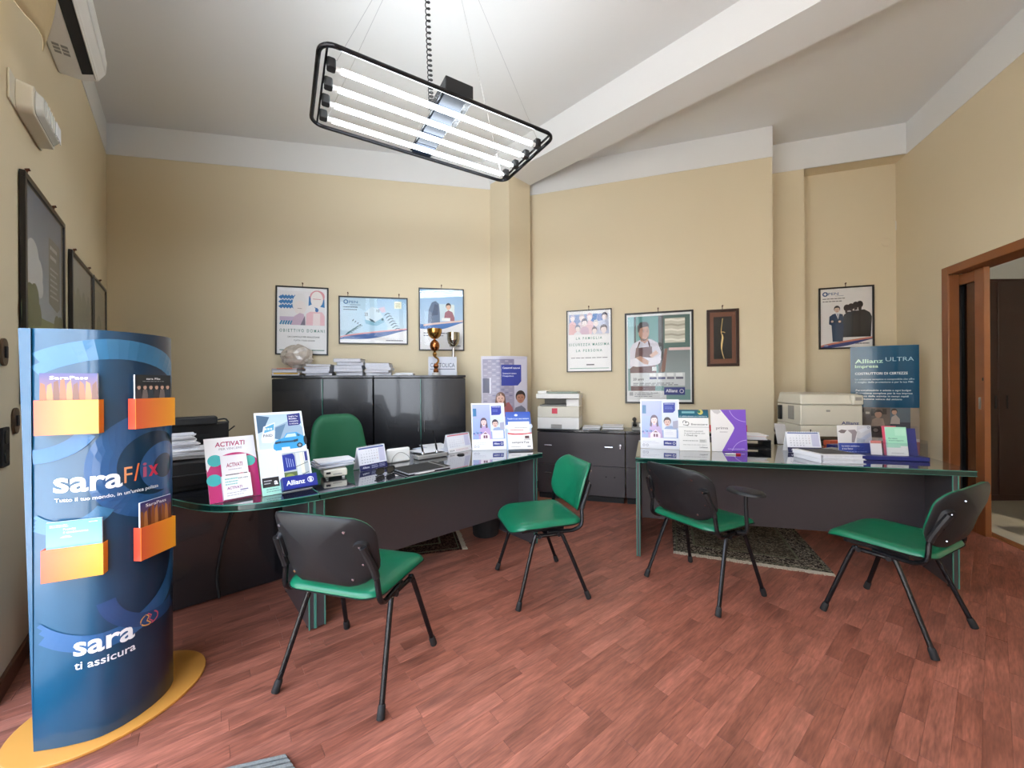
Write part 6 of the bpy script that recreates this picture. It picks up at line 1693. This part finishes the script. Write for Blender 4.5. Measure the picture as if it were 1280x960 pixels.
trophy('trophy', 'silver cup trophy on a slender stem over the CATTOLICA sign', 567, .29, [
    ('foot', M_MARB, [(.001, 0), (.045, 0), (.045, .05), (.001, .05)], 0),
    ('stem', M_CHROME, [(.001, .05), (.02, .05), (.017, .12), (.020, .24), (.012, .285), (.018, .30), (.012, .33), (.001, .332)], 0),
    ('cup', mat('smoked_silver', srgb(176, 172, 160), .14, metal=1.0, noise=.1, scale=20), [(.001, .335), (.03, .34), (.06, .375), (.072, .42), (.074, .50), (.069, .50), (.064, .42), (.04, .37), (.001, .355)], 0)])
def p_catt(p):
    p.rect(0, 0, 1, 1, (206, 210, 222)); p.text('CATTOLICA', .5, .56, .32, (70, 80, 104), 'c', .0, .86); p.stroke([(.06, .66), (.94, .66)], .022, (60, 66, 92))
f_ = fo - nbl * .15
a, c = on_plane(535.5, 470, f_, dbl), on_plane(571, 470, f_, dbl); wc = (Vector((c.x, c.y)) - Vector((a.x, a.y))).length
t = thing('name_sign', 'pale grey sign reading CATTOLICA standing behind the trophies', 'sign', (a.x, a.y, CH + .001), abl)
MB().box((wc / 2, .02, .105), (wc, .04, .21)).build('block', M_CARD, t, bevel=.002)
q = Print(wc, .21); p_catt(q); q.build('printed_face', M_PRINT, t, loc=(0, -.0005, 0))

# ------------------------------------------------------------------ on the low cabinets: copier, papers, telephone
def low_pt(px, dep, dz=0.0):
    f = lp + lnrm * dep
    q = on_plane(px, 540, f, ldir); return Vector((q.x, q.y, LCH + .001 + dz))
a, c = low_pt(672, .03), low_pt(724, .03); WCOP = (c - a).length
k_ = WCOP
t = thing('copier', 'pale grey copier with a red square label on the low drawer cabinet', 'copier', a, la)
MB().box((k_ / 2, .17, .065), (k_, .34, .13)).build('paper_drawer', M_WHITEP, t, bevel=.005)
b = MB(); b.hexa([(0, 0, .131), (k_, 0, .131), (k_, .34, .131), (0, .34, .131)], [(0, .006, .255), (k_, .006, .255), (k_, .34, .255), (0, .34, .255)]); b.build('front_cover', M_CREAM, t, bevel=.006)
MB().box((k_ * .84, .18, .30), (k_ * .30, .30, .09)).build('side_tower', M_WHITEP, t, bevel=.005)
MB().box((k_ * .38, .32, .30), (k_ * .66, .03, .09)).build('rear_wall', M_GREYP, t)
MB().box((k_ * .36, .17, .265), (k_ * .64, .28, .014)).build('output_tray', M_GREYP, t, bevel=.004)
MB().box((k_ / 2 - .003, .165, .372), (k_ + .02, .35, .055)).build('scanner', M_WHITEP, t, bevel=.006)
MB().box((k_ / 2 - .003, .165, .343), (k_ * .98, .33, .006)).build('shadow_gap', M_RUB, t)
MB().box((k_ * .60, .17, .412), (k_ * .72, .30, .022)).build('glass_lid', mat('green_grey_lid', srgb(120, 134, 126), .2), t, bevel=.006)
MB().box((k_ * .11, .17, .415), (k_ * .22, .31, .034)).build('feeder', M_WHITEP, t, bevel=.006)
MB().box((k_ * .42, -.0005, .205), (.062, .004, .06)).build('red_label', mat('red_sticker', srgb(206, 60, 84), .4), t)
MB().box((k_ * .46, -.002, .03), (k_ * .26, .006, .045)).build('drawer_grip', M_GREYP, t, bevel=.003)
MB().box((k_ * .8, .004, .38), (k_ * .25, .004, .018)).build('key_panel', M_GREYP, t)
for k, (px0, px1, n) in enumerate(((732, 755, 3), (757, 784, 5))):
    a, c = low_pt(px0, .05), low_pt(px1, .05); w_ = (c - a).length
    for j in range(n):
        o = MB().box((0, 0, 0), (w_ * random.uniform(.93, 1), .25, .0075)).build('paper_sheaf', (M_PAPER, M_GREYP)[(j + k) % 3 == 1], loc=(a + c) / 2 + Vector((0, .14, .005 + j * .008)), rz=la + random.uniform(-.05, .05))
        tag(o, nth(j, n) + (' paper in the low pile beside the copier', ' paper in the higher pile beside the telephone')[k], 'paper', ('flat papers beside the copier', 'higher papers near the telephone')[k])
p = low_pt(790, .10)
t = thing('telephone', 'dark grey desk telephone on the low cabinet behind the family board', 'telephone', p, la)
b = MB(); b.hexa([(0, 0, 0), (.17, 0, 0), (.17, .18, 0), (0, .18, 0)], [(0, .01, .02), (.17, .01, .02), (.17, .17, .075), (0, .17, .075)]); b.build('housing', M_GREYP, t, bevel=.006)
MB().tube([(.03, .0, .055), (.03, .03, .085), (.03, .13, .12), (.03, .18, .105)], [.024, .014, .014, .024], 10).build('handset', M_PLAST, t)
for i in range(9): MB().box((.085 + (i % 3) * .024, .05 + (i // 3) * .026, .0395 + (i // 3) * .009), (.016, .016, .012)).build('key', M_WHITEP, t)

# ------------------------------------------------------------------ laser printer on its cabinet
pp_ = at_y(1003, 540, 3.50); 
t = thing('laser_printer', 'beige laser printer on the dark cabinet in the wall niche', 'printer', (pp_.x, 3.52, .801), na_ + .14)
W_ = .50; D_ = .42
MB().box((W_ / 2, D_ / 2, .05), (W_, D_, .10)).build('paper_drawer', M_CREAM, t, bevel=.006)
MB().box((W_ / 2, D_ / 2, .195), (W_, D_, .186)).build('body', M_CREAM, t, bevel=.008)
b = MB(); b.hexa([(-.004, -.012, .291), (W_ + .006, -.012, .291), (W_ + .006, D_, .291), (-.004, D_, .291)], [(.012, .03, .385), (W_ - .004, .03, .385), (W_ - .004, D_ - .02, .40), (.012, D_ - .02, .40)]); b.build('lid', M_CREAM, t, bevel=.014)
MB().box((W_ * .90, -.004, .335), (.085, .05, .09)).build('control_panel', M_CREAM, t, bevel=.012)
MB().box((W_ * .90, -.0285, .345), (.05, .004, .03)).build('display', M_GREYP, t, bevel=.001)
MB().box((W_ * .45, -.001, .235), (.03, .004, .018)).build('badge', M_GREYP, t, bevel=.001)
MB().box((W_ * .16, -.001, .05), (.008, .004, .03)).build('level_gauge', M_RUB, t)
MB().box((-.001, .16, .21), (.004, .10, .13)).build('side_vent', M_GREYP, t, bevel=.002)
MB().box((-.012, .34, .2), (.02, .05, .14)).build('side_port', M_RUB, t, bevel=.004)
q = Print(.14, .04); q.text('Allianz', 0, .8, .95, (60, 70, 130), 'l', .02, 1.0); q.build('lettering', M_PRINT, t, loc=(W_ * .66, -.0005, .105))
# leaning sheet, letter tray with papers
p = at_z(974, 552, ZR + .001)
t = thing('leaning_sheet', 'white sheet of paper standing against the beige laser printer', 'paper', (2.42, 3.47, LCH + .002), .3, rot=(R(-14), R(6), .35))
tpz = RQ[0] + RD * .90 + RN * .55
t.location = (tpz.x, tpz.y, ZR + .012)
ah = at_z(972, 546, ZR + .03); t.location = (ah.x * .92, ah.y * .92, ZR + .012)
MB().box((.07, .001, .09), (.14, .0015, .18)).build('sheet', M_PAPER, t)
tr_ = on_top('letter_tray', 'dark low letter tray behind the purple board with papers on top', 'tray', 930, 566, ZR + .001, math.atan2(RD.y, RD.x) + .02)
tr_.location.y += .22
MB().box((.16, .14, .004), (.33, .26, .006)).build('base', M_RUB, tr_)
for x in (.0, .32): MB().box((x, .14, .035), (.008, .26, .062)).build('side', M_RUB, tr_, bevel=.002)
MB().box((.16, .14, .068), (.33, .26, .006)).build('shelf', M_RUB, tr_, bevel=.002)
for k in range(6):
    p = tr_.matrix_basis @ Vector((.15 + random.uniform(-.02, .02), .13 + random.uniform(-.01, .01), .0745 + k * .0062))
    o = MB().box((0, 0, 0), (.30, .21, .0055)).build('paper_sheaf', (M_PAPER, mat('rosy_paper', srgb(222, 204, 204), .7))[k == 4], loc=p, rz=tr_.rotation_euler.z + random.uniform(-.12, .12))
    tag(o, nth(k, 6) + ' paper in the loose pile on the dark letter tray', 'paper', 'papers on the letter tray')
# white folders
p1_, p2_ = at_z(1026, 579.5, ZR), at_z(1083, 580.5, ZR); p3_ = at_z(1001, 568.5, ZR)
dx_ = Vector((p2_.x - p1_.x, p2_.y - p1_.y)); w_ = dx_.length; ang = math.atan2(dx_.y, dx_.x)
for k, lb in enumerate(('white ring folder lying flat, lower one at the desk front', 'white ring folder with a black cover sheet, lying on the other folder')):
    t = thing('ring_folder', lb, 'folder', (p1_.x, p1_.y, ZR + .001 + k * .030), ang + (.0, .03)[k], 'white ring folders')
    sh_ = -.10
    ol = [(0, 0), (w_, 0), (w_ - .03, .25), (-.03, .25)]
    MB().prism(ol, 0, .0025).build('cover', M_CARD, t, smooth=0)
    MB().prism(ol, .0255, .028).build('cover', M_CARD, t, smooth=0)
    MB().prism([(0, 0), (.003, 0), (-.027, .25), (-.03, .25)], .0026, .0254).build('spine', M_CARD, t, smooth=0)
    MB().prism([(.02, .008), (w_ - .012, .008), (w_ - .04, .24), (-.01, .24)], .0035, .0245).build('pages', M_PAGES, t, smooth=0)
    if k: MB().prism([(.035, .03), (w_ - .012, .03), (w_ - .04, .243), (.005, .243)], .0282, .0292).build('cover_sheet', mat('black_sheet', srgb(58, 58, 60), .5), t, smooth=0)
# flyer and acrylic leaflet stand
def p_flyer(p):
    p.rect(0, 0, 1, 1, (226, 224, 226)); p.rect(0, .58, 1, 1, (54, 78, 168)); p.poly([(.02, .2), (.12, .14), (.28, .16), (.2, .26), (.1, .26)], (110, 100, 106)); p.poly([(.30, .16), (.52, .14), (.58, .22), (.48, .56), (.40, .56), (.42, .28)], (150, 140, 146)); p.poly([(.55, .5), (.98, .22), (.98, .34), (.72, .56), (.55, .56)], (206, 212, 226)); p.poly([(.6, .15), (.9, .05), (.98, .1), (.7, .25)], (238, 238, 242))
    p.text('La nostra assistenza', .10, .70, .08, (226, 232, 250), 'l', .015, .52); p.text('al tuo fianco', .10, .79, .08, (226, 232, 250), 'l', .015, .32); p.lines(.10, .88, .85, 2, .06, .025, (160, 176, 226), .2); p.ring(.92, .07, .03, .012, (90, 96, 120), n=12)
ac = on_top('leaflet_holder', 'clear acrylic leaflet holder on a navy base at the desk end', 'leaflet holder', 1083, 574.5, ZR + .001, math.atan2(RD.y, RD.x) + .06)
rt = at_z(1162, 577.5, ZR); lf_ = ac.location
WA = math.hypot(rt.x - lf_.x, rt.y - lf_.y); aza = math.atan2(rt.y - lf_.y, rt.x - lf_.x); ac.rotation_euler = (0, 0, aza)
MB().box((WA / 2 - .02, .06, .014), (WA + .04, .13, .027)).build('base', M_NAVY, ac, bevel=.002)
MB().box((WA / 2, .105, .13), (WA, .003, .20)).build('back_pane', M_ACRYL, ac)
for x in (-.002, WA * .36, WA): MB().box((x, .06, .085), (.003, .09, .11)).build('side_pane', M_ACRYL, ac)
MB().box((WA / 2, .016, .075), (WA, .003, .09)).build('front_pane', M_ACRYL, ac)
def p_mint(p):
    p.rect(0, 0, 1, 1, (238, 238, 234)); p.rect(0, 0, 1, .66, (160, 222, 196)); p.rect(.45, .06, .95, .30, (176, 230, 206)); p.rect(0, .60, .66, .72, (170, 226, 202)); p.text('Piu valore', .12, .42, .055, (60, 110, 96), 'l', .015, .42); p.text('ai tuoi risparmi', .12, .49, .055, (60, 110, 96), 'l', .015, .70); p.lines(.2, .8, .90, 1, .04, .015, (150, 150, 150), 0)
def holder_leaf(name, label, x0, x1, y, h, paint, col, tilt=R(8)):
    q = Matrix.Translation(ac.location) @ Matrix.Rotation(aza, 4, 'Z') @ Vector((x0, y, .0285))
    t = thing(name, label, 'leaflet', q, 0, None, rot=(-tilt, 0, aza))
    MB().box(((x1 - x0) / 2, .003, h / 2), (x1 - x0, .006, h)).build('pages', col, t)
    if paint: c = Print(x1 - x0, h); paint(c); c.build('cover', M_GLOSSP, t, loc=(0, -.0002, 0))
    return t
holder_leaf('leaflet', 'mint green leaflet in the clear acrylic holder', WA * .40, WA * .74, .035, .20, p_mint, M_CARD)
holder_leaf('leaflet', 'dark blue leaflet behind the mint green one', WA * .62, WA * .92, .055, .19, None, M_NAVY)
holder_leaf('leaflet', 'thin pink leaflet showing as an edge behind the mint green one', WA * .375, WA * .60, .048, .205, None, mat('pink_card', srgb(214, 84, 110), .5))
holder_leaf('leaflet', 'small white and red leaflet between flyer and mint green leaflet', WA * .16, WA * .34, .05, .10, lambda p: (p.rect(0, 0, 1, 1, (238, 232, 232)), p.rect(0, 0, 1, .2, (206, 120, 116))), M_CARD)
ea, w, h, ti, az = easel('flyer', 'white and blue flyer with joined hands at the acrylic holder', 'leaflet', (1049, 570), (1091.5, 570.5), (1048, 532), ZR, p_flyer, th=.003)
for k, (cx, cy, m_, lb) in enumerate(((1042, 551, M_ORC, 'rust orange box lying under the beige laser printer'), (1046, 556, M_NAVY, 'navy box lying beside the rust orange one'), (1040, 560, M_GREYP, 'grey stapler-like block behind the blue-topped calendar'))):
    p = at_z(cx, cy + 6, ZR + .001)
    t = MB().box((0, 0, .02), (.12, .07, (.045, .04, .025)[k])).build('small_box', m_, loc=(p.x, p.y, ZR + .004), rz=.2 * k, bevel=.003); tag(t, lb, 'box')
t = on_top('ballpoint_pen', 'white and red ballpoint pen lying before the purple board', 'pen', 906, 567.3, ZR + .006, math.atan2(RD.y, RD.x) + .05)
MB().tube([(0, 0, 0), (.01, 0, 0), (.075, 0, 0)], [.0015, .005, .0055], 8).build('barrel', M_WHITEP, t)
MB().tube([(.075, 0, 0), (.11, 0, 0)], .0056, 8).build('cap', mat('red_card', srgb(196, 44, 50), .4), t)
